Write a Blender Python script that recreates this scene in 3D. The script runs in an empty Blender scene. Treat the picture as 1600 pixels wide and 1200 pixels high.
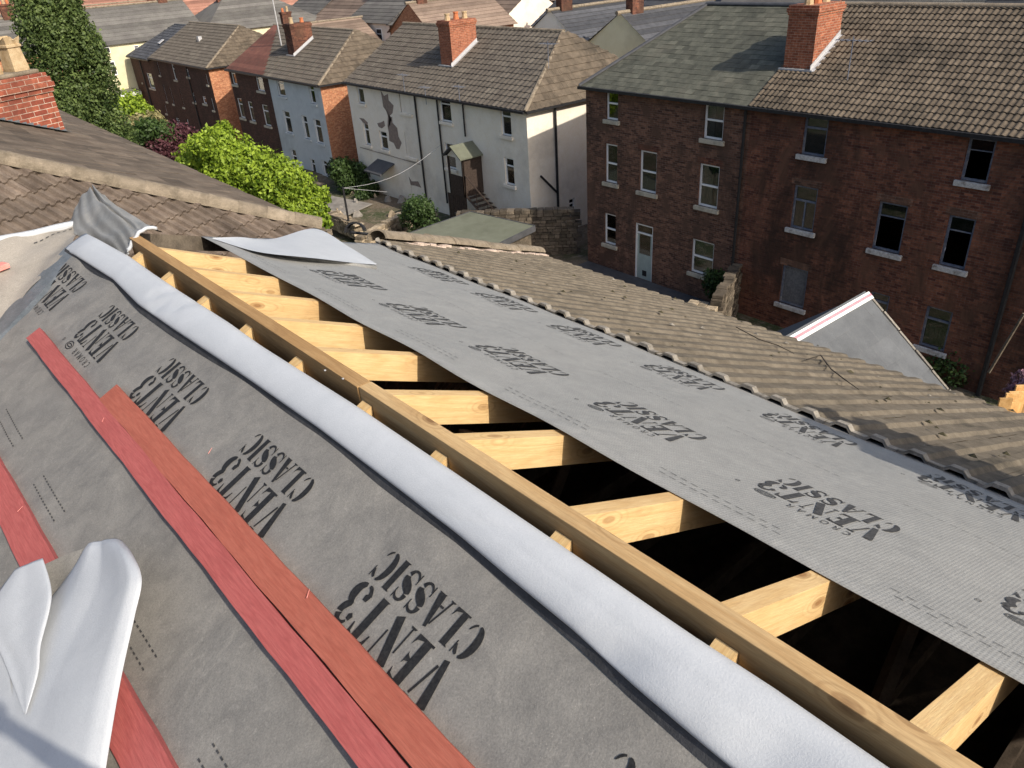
import bpy, bmesh, math, random
import numpy as np
from mathutils import Vector, Matrix
random.seed(7); rng = np.random.default_rng(7)
SC = bpy.context.scene; COL = SC.collection
PI = math.pi
# ------------------------------------------------------------------ camera calibration (f = 1202 px at 1600 px width)
F = 1202.; H = 11.6
def nrm(v): v = np.array(v, float); return v/np.linalg.norm(v)
cA = nrm([-1120, 612, F]); cN = np.array([150, -2100, F]); cN = nrm(cN-cN.dot(cA)*cA)
cB = nrm(np.cross(cA, cN)); cB = cB if cB[0] > 0 else -cB
CAM = np.array([0, 0, H])
def ray(px, py):
    r = np.array([px-800, 600-py, F]); return np.array([r@cB, r@cA, -(r@cN)])
def onX(px, py, X): r = ray(px, py); return CAM+r*X/r[0]
def onY(px, py, Y): r = ray(px, py); return CAM+r*Y/r[1]
def onZ(px, py, Z): r = ray(px, py); return CAM+r*(Z-H)/r[2]
def onP(px, py, p, n): r = ray(px, py); n = np.array(n, float); return CAM+r*((np.array(p)-CAM)@n)/(r@n)
# roof-local frame: y along our ridge, x across, units of K metres, origin below the camera
K = 1.5; dl = math.radians(1.4337); cd, sd = math.cos(dl), math.sin(dl)
def LW(x, y, z): x, y, z = x*K, y*K, z*K; return np.array([x*cd-y*sd, x*sd+y*cd, z+H])
def WL(p): p = np.array(p)-CAM; return np.array([p[0]*cd+p[1]*sd, -p[0]*sd+p[1]*cd, p[2]])/K
XR = .884; ZR = -1.09; TS = math.tan(math.radians(24))
def slope(x, y, lift=0.):
    s = 1 if x > XR else -1
    return LW(x+s*lift*math.sin(math.radians(24)), y, ZR-TS*abs(x-XR)+lift*math.cos(math.radians(24)))
def onS(px, py, side=1, lift=0.):
    n = np.array([side*TS*cd, side*TS*sd, 1.]); q = WL(onP(px, py, slope(XR+side*1e-6, 0, lift), n))[:2]; q[0] -= side*lift*math.sin(math.radians(24)); return q

# ------------------------------------------------------------------ mesh helpers
class MB:
    def __init__(s): s.v = []; s.f = []; s.t = []; s.m = []; s.smooth = False
    def face(s, pts, t=.5, m=0):
        b = len(s.v); s.v += [tuple(p) for p in pts]; s.f.append(tuple(range(b, b+len(pts)))); s.t.append(t); s.m.append(m)
    def box(s, o, a, b, c, t=.5, m=0):
        o, a, b, c = [np.array(q, float) for q in (o, a, b, c)]
        if np.dot(np.cross(a, b), c) < 0: o = o+a; a = -a
        p = [o, o+a, o+a+b, o+b, o+c, o+a+c, o+a+b+c, o+b+c]; k = len(s.v); s.v += [tuple(q) for q in p]
        for f in ((3,2,1,0),(4,5,6,7),(0,1,5,4),(1,2,6,5),(2,3,7,6),(3,0,4,7)):
            s.f.append(tuple(k+i for i in f)); s.t.append(t); s.m.append(m)
    def cbox(s, x0, x1, y0, y1, z0, z1, t=.5, m=0): s.box((x0,y0,z0),(x1-x0,0,0),(0,y1-y0,0),(0,0,z1-z0),t,m)
    def tube(s, path, r, n=8, t=.5, m=0, caps=True):
        path = [np.array(p, float) for p in path]; rs = r if hasattr(r, '__len__') else [r]*len(path)
        rings = []
        for i, p in enumerate(path):
            d = nrm(path[min(i+1, len(path)-1)]-path[max(i-1, 0)])
            a = nrm(np.cross(d, (0, 0, 1) if abs(d[2]) < .9 else (1, 0, 0))); b = np.cross(d, a)
            k = len(s.v)
            for j in range(n):
                q = 2*PI*j/n; s.v.append(tuple(p+rs[i]*(math.cos(q)*a+math.sin(q)*b)))
            rings.append(k)
        for i in range(len(rings)-1):
            for j in range(n):
                s.f.append((rings[i]+j, rings[i]+(j+1) % n, rings[i+1]+(j+1) % n, rings[i+1]+j)); s.t.append(t); s.m.append(m)
        if caps:
            s.f.append(tuple(rings[0]+j for j in range(n))[::-1]); s.f.append(tuple(rings[-1]+j for j in range(n))); s.t += [t, t]; s.m += [m, m]
    def grid(s, fn, us, vs, t=.5, m=0):
        k = len(s.v); nu, nv = len(us), len(vs)
        for u in us:
            for v in vs: s.v.append(tuple(fn(u, v)))
        for i in range(nu-1):
            for j in range(nv-1):
                s.f.append((k+i*nv+j, k+(i+1)*nv+j, k+(i+1)*nv+j+1, k+i*nv+j+1)); s.t.append(t); s.m.append(m)
    def prism(s, poly, ext, t=.5, m=0):
        poly = [np.array(p, float) for p in poly]; ext = np.array(ext, float); n = len(poly)
        nv = np.cross(poly[1]-poly[0], poly[2]-poly[1])
        if np.dot(nv, ext) < 0: poly = poly[::-1]
        s.face(poly[::-1], t, m); s.face([p+ext for p in poly], t, m)
        for i in range(n): a, b = poly[i], poly[(i+1) % n]; s.face([a, b, b+ext, a+ext], t, m)
    def build(s, name, mat, parent=None, smooth=None, uv=False, cut=None, solid=0, bevel=0):
        me = bpy.data.meshes.new(name); v = np.array(s.v, float)
        loc = np.array(parent['_loc']) if parent is not None and '_loc' in parent else np.zeros(3)
        if parent is None and len(v):
            loc = np.array([v[:,0].mean(), v[:,1].mean(), v[:,2].min()])
        me.from_pydata((v-loc).tolist(), [], s.f)
        at = me.attributes.new('tint', 'FLOAT', 'FACE'); at.data.foreach_set('value', s.t)
        if uv:
            l = me.uv_layers.new(name='uv').data
            co = v
            for p in me.polygons:
                n = p.normal
                if abs(n.z) < .75:
                    hd = math.hypot(n.x, n.y); ux, uy = -n.y/hd, n.x/hd
                    for li in p.loop_indices:
                        q = co[me.loops[li].vertex_index]; l[li].uv = (q[0]*ux+q[1]*uy, q[2])
                else:
                    for li in p.loop_indices:
                        q = co[me.loops[li].vertex_index]; l[li].uv = (q[0], q[1])
        mats = mat if isinstance(mat, (list, tuple)) else [mat]
        for q in mats: me.materials.append(q)
        if len(mats) > 1: me.polygons.foreach_set('material_index', s.m)
        if cut:
            bm = bmesh.new(); bm.from_mesh(me)
            for (pt, no) in cut:      # keeps the side opposite to no
                bmesh.ops.bisect_plane(bm, geom=bm.verts[:]+bm.edges[:]+bm.faces[:], plane_co=Vector(np.array(pt)-loc), plane_no=Vector(no), clear_outer=True)
            bm.to_mesh(me); bm.free()
        if (s.smooth if smooth is None else smooth): me.polygons.foreach_set('use_smooth', [True]*len(me.polygons))
        o = bpy.data.objects.new(name, me); COL.objects.link(o)
        if parent is not None:
            o.parent = parent
            if '_loc' not in parent: pass
            o['_loc'] = tuple(loc)
        else:
            o.location = loc; o['_loc'] = tuple(loc)
        if solid: md = o.modifiers.new('solid', 'SOLIDIFY'); md.thickness = solid; md.offset = -1
        if bevel: md = o.modifiers.new('bevel', 'BEVEL'); md.width = bevel; md.segments = 2; md.limit_method = 'ANGLE'
        return o
def tag(o, label=None, cat=None, group=None, kind=None):
    if label: o['label'] = label
    if cat: o['category'] = cat
    if group: o['group'] = group
    if kind: o['kind'] = kind
    return o
def thing(name, loc, label, cat, group=None):
    o = bpy.data.objects.new(name, None); COL.objects.link(o); o.location = loc; o['_loc'] = tuple(float(q) for q in loc)
    return tag(o, label, cat, group)
def local_obj(name, mb, mat, M, parent, bevel=0):   # mesh in its own frame, placed by a world matrix
    me = bpy.data.meshes.new(name); me.from_pydata(s_v(mb), [], mb.f)
    at = me.attributes.new('tint', 'FLOAT', 'FACE'); at.data.foreach_set('value', mb.t)
    me.materials.append(mat); o = bpy.data.objects.new(name, me); COL.objects.link(o)
    M = Matrix(M)
    if parent is not None: o.parent = parent; M = Matrix.Translation(-Vector(parent['_loc'])) @ M
    o.matrix_local = M
    if bevel: md = o.modifiers.new('bevel', 'BEVEL'); md.width = bevel; md.segments = 2; md.limit_method = 'ANGLE'
    return o
def s_v(mb): return [tuple(map(float, p)) for p in mb.v]
def frameM(o, x, y, z): return [[x[0],y[0],z[0],o[0]],[x[1],y[1],z[1],o[1]],[x[2],y[2],z[2],o[2]],[0,0,0,1]]

# ------------------------------------------------------------------ materials
class NT:
    def __init__(s, name):
        s.m = bpy.data.materials.new(name); s.m.use_nodes = True; s.t = s.m.node_tree; s.t.nodes.clear()
        s.out = s.t.nodes.new('ShaderNodeOutputMaterial')
    def n(s, typ, **k):
        o = s.t.nodes.new('ShaderNode'+typ)
        ins = k.pop('ins', {})
        for a, b in k.items(): setattr(o, a, b)
        for a, b in ins.items(): s.set(o.inputs[a], b)
        return o
    def set(s, sock, v):
        if hasattr(v, 'is_output') or isinstance(v, bpy.types.NodeSocket): s.t.links.new(v, sock)
        elif isinstance(v, (tuple, list)) and len(v) == 3 and sock.type == 'RGBA': sock.default_value = (*v, 1)
        else: sock.default_value = v
    def coord(s, kind='Object', scale=(1,1,1), rot=(0,0,0)):
        c = s.n('TexCoord'); mp = s.n('Mapping', ins={'Vector': c.outputs[kind], 'Scale': scale, 'Rotation': rot}); return mp.outputs[0]
    def noise(s, vec, scale, detail=4, rough=.6, dist=0):
        return s.n('TexNoise', ins={'Vector': vec, 'Scale': scale, 'Detail': detail, 'Roughness': rough, 'Distortion': dist}).outputs['Fac']
    def ramp(s, f, a, b, lo=0., hi=1.):
        r = s.n('MapRange', ins={'Value': f, 'From Min': a, 'From Max': b, 'To Min': lo, 'To Max': hi}); r.clamp = True; return r.outputs[0]
    def mix(s, f, a, b, mode='MIX'):
        x = s.n('Mix', data_type='RGBA', blend_type=mode); s.set(x.inputs[0], f); s.set(x.inputs[6], a); s.set(x.inputs[7], b); return x.outputs[2]
    def math(s, op, a, b=0.): return s.n('Math', operation=op, ins={0: a, 1: b}).outputs[0]
    def tint(s): return s.n('Attribute', attribute_name='tint').outputs['Fac']
    def bsdf(s, col, rough=.8, bump=None, bs=.3, bd=.01, spec=.3, **k):
        ins = {'Base Color': col, 'Roughness': rough, 'Specular IOR Level': spec}; ins.update(k)
        b = s.n('BsdfPrincipled', ins=ins)
        if bump is not None: s.set(b.inputs['Normal'], s.n('Bump', ins={'Height': bump, 'Strength': bs, 'Distance': bd}).outputs[0])
        s.t.links.new(b.outputs[0], s.out.inputs[0]); return s.m
def surf(name, c1, c2, scale=3, stain=None, sscale=.4, rough=.85, bs=.3, bd=.01, fine=60, tv=.5, spec=.25, sth=(.5,.7)):
    t = NT(name); v = t.coord(); n1 = t.noise(v, scale, 5, .65); c = t.mix(t.ramp(n1, .35, .65), c1, c2)
    n2 = t.noise(v, fine, 3, .7); c = t.mix(.35, c, t.mix(t.ramp(n2, .3, .7), (.3,.3,.3), (.72,.72,.72)), 'OVERLAY')
    if stain: n3 = t.noise(v, sscale, 6, .7); c = t.mix(t.ramp(n3, sth[0], sth[1]), c, stain)
    tt = t.ramp(t.tint(), 0, 1, 1-tv, 1+tv); c = t.mix(1., c, t.n('CombineColor', ins={0: tt, 1: tt, 2: tt}).outputs[0], 'MULTIPLY')
    return t.bsdf(c, rough, n2, bs, bd, spec)
def brick(name, c1, c2, mort, soot=None, ssc=.35, bw=.225, rh=.075, sth=(.45,.7), pat=None):
    t = NT(name); v = t.coord('UV'); w = t.coord()
    b = t.n('TexBrick', ins={'Vector': v, 'Scale': 1., 'Mortar Size': .0055, 'Mortar Smooth': .3, 'Brick Width': bw, 'Row Height': rh, 'Color1': c1, 'Color2': c2, 'Mortar': mort, 'Bias': 0.})
    b.offset = .5; c = b.outputs['Color']
    n1 = t.noise(w, 9, 4, .7); c = t.mix(.6, c, t.mix(t.ramp(n1, .25, .75), (.15,.15,.15), (.85,.85,.85)), 'OVERLAY')
    n4 = t.noise(w, 1.3, 5, .65)
    if pat: c = t.mix(t.ramp(n4, .5, .62), c, pat)
    if soot: n3 = t.noise(t.coord('Object', (1,1,.45)), ssc, 6, .75, .6); c = t.mix(t.ramp(n3, sth[0], sth[1], 0, .85), c, soot)
    n2 = t.noise(w, 70, 3, .7); h = t.math('ADD', t.math('MULTIPLY', t.math('SUBTRACT', 1., b.outputs['Fac']), .7), t.math('MULTIPLY', n2, .5))
    return t.bsdf(c, .9, h, .5, .012, .2)
def timber(name, c1, c2, dark, knots=True, gs=1., fuzz=0.):
    t = NT(name); v = t.coord('Object', (.9*gs, 9*gs, 9*gs)); oi = t.n('ObjectInfo').outputs['Random']
    off = t.n('VectorMath', operation='ADD', ins={0: v}); 
    cx = t.n('CombineXYZ', ins={0: t.math('MULTIPLY', oi, 37.), 1: t.math('MULTIPLY', oi, 91.), 2: 0.}); t.set(off.inputs[1], cx.outputs[0]); v2 = off.outputs[0]
    n0 = t.noise(v2, .8, 2, .5); w = t.math('SINE', t.math('MULTIPLY', n0, 60.)); g = t.noise(t.coord('Object', (3,70,70)), 1.5, 4, .7)
    c = t.mix(t.ramp(w, -.2, 1., 0, .5), c1, c2); c = t.mix(t.ramp(g, .4, .7, 0, .6), c, c2)
    big = t.noise(v2, .35, 4, .6); c = t.mix(t.ramp(big, .55, .75, 0, .5), c, dark)
    if knots:
        vo = t.n('TexVoronoi', ins={'Vector': t.n('VectorMath', operation='ADD', ins={0: t.coord('Object', (3.2,7.5,7.5)), 1: cx.outputs[0]}).outputs[0], 'Scale': 1., 'Randomness': 1.}).outputs['Distance']
        c = t.mix(t.ramp(vo, .05, .17, .9, 0), c, (dark[0]*.6, dark[1]*.5, dark[2]*.45))
        rg = t.math('SINE', t.math('MULTIPLY', vo, 55.)); c = t.mix(t.math('MULTIPLY', t.ramp(vo, .1, .45, .6, 0), t.ramp(rg, 0, 1)), c, dark)
    tt = t.ramp(t.tint(), 0, .5, .25, 1.); c = t.mix(1., c, t.n('CombineColor', ins={0: tt, 1: tt, 2: tt}).outputs[0], 'MULTIPLY')
    sp = t.noise(t.coord('Object', (1,1,1)), 2.2, 5, .7); c = t.mix(t.ramp(sp, .5, .72, 0, .3), c, dark)
    f2 = t.noise(t.coord('Object', (12,160,160)), 1., 3, .8); c = t.mix(.35, c, t.mix(t.ramp(f2, .3, .7), (.3,.3,.3), (.72,.72,.72)), 'OVERLAY')
    return t.bsdf(c, .75, t.math('ADD', g, f2), .3, .004, .3)
def membrane(name, c1, c2, weave=0., wr=.6, mott=7., spk=1., spec=.4, wav=.4):
    t = NT(name); w = t.coord(); n1 = t.noise(w, mott, 6, .7, .5); c = t.mix(t.ramp(n1, .3, .7), c1, c2)
    n2 = t.noise(w, 160, 3, .8); c = t.mix(.5 if spk else .15, c, t.mix(t.ramp(n2, .3, .7), (.28,.28,.28), (.74,.74,.74)), 'OVERLAY')
    n5 = t.noise(w, 38, 3, .75); c = t.mix(t.ramp(n5, .6, .75, 0, .25*spk), c, tuple(min(1, 2.0*q) for q in c2))
    n6 = t.noise(w, 210, 2, .6); n7 = t.noise(w, 3., 4, .7); c = t.mix(t.math('MULTIPLY', t.ramp(n6, .66, .74, 0, .8*spk), t.ramp(n7, .45, .6)), c, (.45,.42,.37))
    h = n2
    big = t.noise(t.coord('Object', (1,1,1)), 1.6, 5, .55, .8)
    wv = None
    if weave:
        a = t.n('TexWave', ins={'Vector': t.coord('Object', (1,1,1), (0,0,-dl)), 'Scale': weave, 'Distortion': .8, 'Detail': 1., 'Detail Scale': 2.}); a.wave_type = 'BANDS'; a.bands_direction = 'Y'
        b = t.n('TexWave', ins={'Vector': t.coord('Object', (1,1,1), (0,0,-dl)), 'Scale': weave*.8, 'Distortion': .8, 'Detail': 1.}); b.bands_direction = 'X'
        wv = t.math('MULTIPLY', a.outputs['Fac'], b.outputs['Fac']); c = t.mix(t.ramp(wv, 0, .8, 0, wav), c, tuple(q*.62 for q in c1))
        h = t.math('ADD', n2, t.math('MULTIPLY', wv, .6))
    h = t.math('ADD', t.math('MULTIPLY', h, .12), t.math('MULTIPLY', big, 1.6 if spk else .5))
    return t.bsdf(c, wr, h, .5, .02, spec)
M = {}
M['mem_left'] = membrane('grey membrane left', (.165,.16,.15), (.25,.24,.22), wr=.6)
M['mem_right'] = membrane('grey membrane woven', (.275,.275,.265), (.34,.34,.325), weave=22, wr=.55, wav=.5)  # lighter than the left sheet; its grazing sheen is put into the colour
M['mem_pale'] = membrane('pale dusty membrane', (.25,.23,.2), (.36,.33,.29), wr=.7, mott=3.)
M['mem_white'] = membrane('white membrane underside', (.46,.485,.515), (.53,.555,.585), weave=0, wr=.5, mott=3., spk=0.)
M['edge_shadow'] = surf('painted shadow of fold', (.045,.047,.052), (.07,.072,.078), 8, tv=0)  # dark grey holds the shadow band under the white roll
M['saddle'] = membrane('saddle membrane', (.19,.19,.18), (.30,.295,.28), wr=.5, mott=4.)
M['lead'] = surf('lead sheet', (.10,.115,.125), (.16,.175,.19), 6, rough=.45, tv=.2, spec=.5)
M['print'] = surf('black print', (.012,.012,.013), (.028,.028,.028), 90, rough=.6, tv=0, bs=.05)
M['print_soft'] = surf('worn print', (.035,.035,.037), (.08,.08,.08), 70, rough=.6, tv=0, bs=.05)
M['pine'] = timber('pine', (.66,.47,.235), (.56,.36,.155), (.36,.20,.08))
M['ridge'] = timber('ridge pine', (.58,.41,.21), (.43,.265,.115), (.26,.15,.065), True, .8)
M['ridge_old'] = timber('ridge pine brown', (.40,.25,.11), (.29,.165,.065), (.17,.09,.035), False)
M['red'] = timber('red stained batten', (.43,.115,.105), (.35,.08,.075), (.24,.05,.045), False, 2.2)
M['orange'] = timber('orange stained batten', (.41,.125,.085), (.34,.09,.06), (.23,.06,.04), False, 2.2)
M['pink'] = timber('pink batten', (.75,.30,.26), (.65,.22,.18), (.5,.14,.11), False)
M['tile_near'] = surf('weathered tile', (.12,.10,.074), (.185,.157,.118), 8, (.055,.048,.037), 1.6, fine=120, bs=.9, bd=.006, tv=.22, sth=(.52,.75))
M['tile_edge'] = surf('tile edge', (.17,.155,.13), (.27,.245,.21), 20, rough=.9, tv=.3)
M['tile_nb'] = surf('brown tile', (.12,.092,.072), (.19,.15,.118), 7, (.075,.06,.05), 1.2, fine=90, bs=.6, tv=.28)
M['tile_nb2'] = surf('plain brown tile', (.12,.092,.068), (.175,.14,.105), 5, (.085,.068,.052), .9, fine=60, bs=.6, tv=.35)
M['ridge_tile'] = surf('ridge tile', (.20,.165,.12), (.29,.24,.18), 9, (.11,.09,.065), 3, fine=80, bs=.7, tv=.15)
M['tile_pan'] = surf('pantile', (.095,.075,.055), (.15,.12,.088), 3, (.05,.042,.032), .7, fine=40, bs=.4, tv=.22)
M['tile_far'] = surf('grey brown tile', (.10,.085,.07), (.15,.13,.105), 2, (.20,.175,.14), .5, fine=25, bs=.4, tv=.14, sth=(.55,.8))
M['tile_red'] = surf('red tinted tile', (.14,.06,.045), (.2,.085,.06), 2, rough=.8, tv=.3)
M['slate'] = surf('slate', (.075,.077,.060), (.115,.115,.09), 4, (.14,.135,.105), .8, rough=.7, fine=30, tv=.25, spec=.3, sth=(.5,.75))
M['slate_dk'] = surf('dark slate', (.06,.062,.068), (.09,.092,.1), 3, rough=.6, tv=.35)
M['slate_new'] = surf('new grey slate', (.095,.10,.105), (.125,.132,.138), 3, rough=.5, tv=.12, spec=.4)
M['far_brown'] = surf('far brown roof', (.169,.124,.098), (.234,.176,.137), .8, fine=8, tv=.35)  # far roof colours lightened to stand in for haze
M['far_grey'] = surf('far grey roof', (.111,.104,.098), (.156,.150,.137), .8, fine=8, tv=.3)
M['far_red'] = surf('far red roof', (.260,.130,.098), (.351,.182,.130), .8, fine=8, tv=.35)
M['brick'] = brick('red brick', (.095,.035,.026), (.25,.10,.06), (.15,.115,.095), (.035,.023,.018), .4, sth=(.44,.64), pat=(.15,.075,.05))
M['brick_left'] = brick('mixed brick', (.075,.038,.028), (.24,.12,.078), (.18,.145,.12), (.05,.035,.028), .6, sth=(.48,.72), pat=(.12,.07,.05))
M['brick_dark'] = brick('dark brick', (.07,.038,.03), (.125,.062,.045), (.07,.055,.048), (.035,.025,.022), .3)
M['brick_orange'] = brick('orange brick', (.36,.13,.06), (.52,.24,.12), (.42,.32,.24), (.25,.11,.06), .8, sth=(.55,.8))
M['brick_nb'] = brick('chimney brick', (.22,.055,.035), (.34,.11,.065), (.5,.40,.32), (.14,.055,.04), 2., bw=.235, rh=.078)
M['brick_ch'] = brick('stack brick', (.24,.075,.042), (.37,.13,.07), (.4,.3,.22), (.15,.06,.04), 1.2, sth=(.5,.75))
M['white'] = surf('white render', (.84,.76,.63), (.88,.81,.70), 2, (.55,.49,.41), .35, rough=.8, fine=14, tv=.1, sth=(.5,.8))
M['cream'] = surf('cream render', (.70,.64,.42), (.75,.69,.48), 1.5, (.6,.54,.36), .4, tv=.1)
M['blue'] = surf('pale blue render', (.50,.54,.55), (.56,.60,.61), 1.5, (.40,.43,.44), .4, tv=.05)
M['bare'] = surf('bare render patch', (.22,.17,.145), (.30,.24,.2), 6, tv=.2)
M['upvc'] = surf('white plastic', (.84,.84,.83), (.88,.88,.87), 3, rough=.35, fine=10, bs=.02, tv=.05)
M['frame_blue'] = surf('dull blue paint', (.10,.12,.17), (.16,.18,.23), 10, (.3,.29,.28), 6, rough=.6, tv=.2)
M['sill'] = surf('stone sill', (.42,.38,.30), (.55,.50,.40), 8, (.3,.27,.22), 3, tv=.2)
M['sill_w'] = surf('white worn sill', (.42,.41,.40), (.58,.57,.55), 12, (.2,.17,.15), 5, tv=.2)
M['curtain'] = surf('curtain', (.30,.31,.29), (.42,.43,.41), 30, rough=.9, tv=.1)
M['black'] = surf('black metal', (.018,.018,.02), (.03,.03,.032), 10, rough=.5, tv=.1)
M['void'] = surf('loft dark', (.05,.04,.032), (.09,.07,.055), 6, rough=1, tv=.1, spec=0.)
M['board'] = surf('boarded grey', (.10,.10,.105), (.17,.17,.175), 14, rough=.8)
M['felt'] = surf('green felt', (.135,.145,.105), (.175,.185,.14), 1.2, (.11,.115,.085), .5, fine=40, tv=.1, bs=.15)
M['stone'] = surf('rubble stone', (.24,.19,.13), (.40,.33,.24), 6, (.10,.085,.06), 2.5, tv=.6, bs=.8)
M['stone_dk'] = surf('dark stone', (.10,.08,.06), (.17,.14,.105), 6, (.05,.045,.035), 2.5, tv=.5, bs=.8)
M['mortar'] = surf('pale mortar', (.42,.33,.27), (.55,.45,.38), 12, tv=.2)
M['pot'] = surf('buff clay', (.42,.31,.18), (.52,.40,.25), 12, (.3,.2,.1), 5, tv=.15)
M['pot_red'] = surf('red clay', (.45,.14,.06), (.55,.2,.09), 8, tv=.15)
M['moss'] = surf('moss', (.035,.032,.018), (.07,.06,.03), 60, bs=1, tv=.5)
M['twig'] = surf('twig bark', (.03,.022,.018), (.05,.04,.03), 40)
M['pinkstrip'] = surf('pink strip', (.5,.22,.26), (.6,.3,.33), 20, rough=.5)
M['door'] = surf('grey green door', (.36,.42,.39), (.42,.48,.44), 3, tv=.1)
M['wood_fence'] = surf('orange fence', (.52,.30,.11), (.68,.42,.18), 10, tv=.4)
M['concrete'] = surf('concrete', (.22,.20,.18), (.30,.28,.25), 2, (.15,.14,.125), .7, tv=.1)
M['frame_dk'] = surf('dark timber', (.035,.025,.02), (.07,.05,.04), 12)
M['bark'] = surf('bark', (.06,.045,.03), (.11,.085,.06), 20)
M['metal'] = surf('pale metal', (.4,.4,.41), (.5,.5,.51), 10, rough=.4, tv=.1)
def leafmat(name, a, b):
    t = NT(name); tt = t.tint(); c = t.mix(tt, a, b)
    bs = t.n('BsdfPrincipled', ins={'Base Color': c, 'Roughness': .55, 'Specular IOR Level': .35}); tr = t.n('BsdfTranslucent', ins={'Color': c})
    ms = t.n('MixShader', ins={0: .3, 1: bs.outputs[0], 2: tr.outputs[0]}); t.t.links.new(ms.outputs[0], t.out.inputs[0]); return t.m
M['leaf'] = leafmat('bright leaf', (.08,.15,.012), (.34,.46,.045))
M['conifer'] = leafmat('conifer leaf', (.035,.065,.018), (.16,.22,.065))
M['leaf_dark'] = leafmat('dark leaf', (.025,.05,.015), (.07,.12,.03))
M['purple'] = leafmat('purple leaf', (.05,.015,.02), (.13,.05,.06))
M['lilac'] = leafmat('lilac leaf', (.08,.04,.04), (.33,.19,.24))
M['dry'] = leafmat('dry leaf', (.13,.12,.04), (.36,.32,.15))
def glassmat():
    t = NT('window glass'); fr = t.n('Fresnel', ins={'IOR': 1.5}).outputs[0]
    g = t.n('BsdfGlossy', ins={'Color': (.9,.95,1.), 'Roughness': .03}); tr = t.n('BsdfTransparent', ins={'Color': (.5,.54,.54)})
    ms = t.n('MixShader', ins={0: t.math('ADD', fr, .05), 1: tr.outputs[0], 2: g.outputs[0]}); t.t.links.new(ms.outputs[0], t.out.inputs[0]); return t.m
M['glass'] = glassmat()
def groundmat():
    t = NT('yard ground'); v = t.coord(); n1 = t.noise(v, .25, 6, .7, .4); n2 = t.noise(v, 2.2, 6, .75); n3 = t.noise(v, 14, 4, .8)
    c = t.mix(t.ramp(n1, .42, .55), (.16,.125,.09), (.055,.07,.03)); c = t.mix(t.ramp(n2, .5, .62), c, (.20,.165,.125)); c = t.mix(t.ramp(n3, .55, .75), c, (.32,.28,.23))
    c = t.mix(t.ramp(n3, .25, .4, .7, 0), c, (.03,.03,.025)); return t.bsdf(c, .95, n3, .8, .05, .2)
M['ground'] = groundmat()

# ------------------------------------------------------------------ tiled surfaces
def prof_double(a):   # a in 0..1 over a tile, two rolls
    h = 0
    for c in (.27, .77):
        d = abs(a-c)
        if d < .15: h = max(h, min(1, (.15-d)/.07))
    return h
def tiles(mb, o, u, v, n, ulen, vlen, gauge, cover, samples, prof, amp, step=.018, jit=.004, tv=.5, ju=0., v0=0., u0=0.):
    o, u, v, n = [np.array(q, float) for q in (o, u, v, n)]
    nc = int(math.ceil(vlen/gauge)); nu = int(math.ceil(ulen/cover))
    sa = np.array(samples); ph = np.array([prof(a)*amp for a in sa])
    for j in range(nc):
        off = u0+(j % 2)*ju
        for i in range(nu+1):
            ub = off+i*cover-(cover if off else 0); t = min(1, max(0, random.gauss(.5, .22*tv*2))); dz = random.uniform(-jit, jit); dv = random.uniform(-jit, jit)*1.5; tw = random.uniform(-jit, jit)
            k = len(mb.v); ns = len(sa)
            for r in range(3):
                vv = (j*gauge+dv, j*gauge+dv, (j+1)*gauge+.02)[r]
                hh = (-.004, step+dz, dz*.3)[r]
                for a, h in zip(sa, ph):
                    mb.v.append(tuple(o+u*(ub+a*cover)+v*(vv+v0)+n*(hh+h*(1 if r else 1)+tw*(a-.5))))
            for r in range(2):
                for q in range(ns-1):
                    mb.f.append((k+r*ns+q, k+r*ns+q+1, k+(r+1)*ns+q+1, k+(r+1)*ns+q)); mb.t.append(t if r else t*.5); mb.m.append(0)
S_DOUBLE = [0,.12,.19,.35,.42,.62,.69,.85,.92,1.]
S_FLAT = [0,.02,.98,1.]
def prof_flat(a): return 0 if a in (0, 1.) else 1
def prof_pan(a): return .5+.5*math.sin(2*PI*a)
S_PAN = [0,.17,.33,.5,.67,.83,1.]

# ------------------------------------------------------------------ stencil lettering
def stroke(pts, w):
    pts = [np.array(p, float) for p in pts]; w = w if hasattr(w, '__len__') else [w]*len(pts); w = [q*1.22 for q in w]; L = []; R = []
    for i, p in enumerate(pts):
        d = nrm(pts[min(i+1, len(pts)-1)]-pts[max(i-1, 0)]); q = np.array([-d[1], d[0]])
        L.append(p+q*w[i]/2); R.append(p-q*w[i]/2)
    return [[L[i], L[i+1], R[i+1], R[i]] for i in range(len(pts)-1)]
def arcp(cx, cy, rx, ry, a0, a1, n=9): return [(cx+rx*math.cos(math.radians(a0+(a1-a0)*i/n)), cy+ry*math.sin(math.radians(a0+(a1-a0)*i/n))) for i in range(n+1)]
def bez(a, b, c, d, n=9):
    a, b, c, d = [np.array(q, float) for q in (a, b, c, d)]
    return [tuple((1-t)**3*a+3*(1-t)**2*t*b+3*(1-t)*t*t*c+t**3*d) for t in [i/n for i in range(n+1)]]
def taper(n, w0, w1, w2): return [w0+(w1-w0)*math.sin(PI/2*min(1, 2*i/n)) if i <= n/2 else w2+(w1-w2)*math.sin(PI/2*min(1, 2*(n-i)/n)) for i in range(n+1)]
TH, TN = .25, .05
def q4(x0, y0, x1, y1): return [[(x0,y0),(x1,y0),(x1,y1),(x0,y1)]]
def serif(x, y, w=.14, s=1): return [[(x-w, y), (x+w, y), (x+w*.6, y+.045*s), (x-w*.6, y+.045*s)]]
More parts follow.
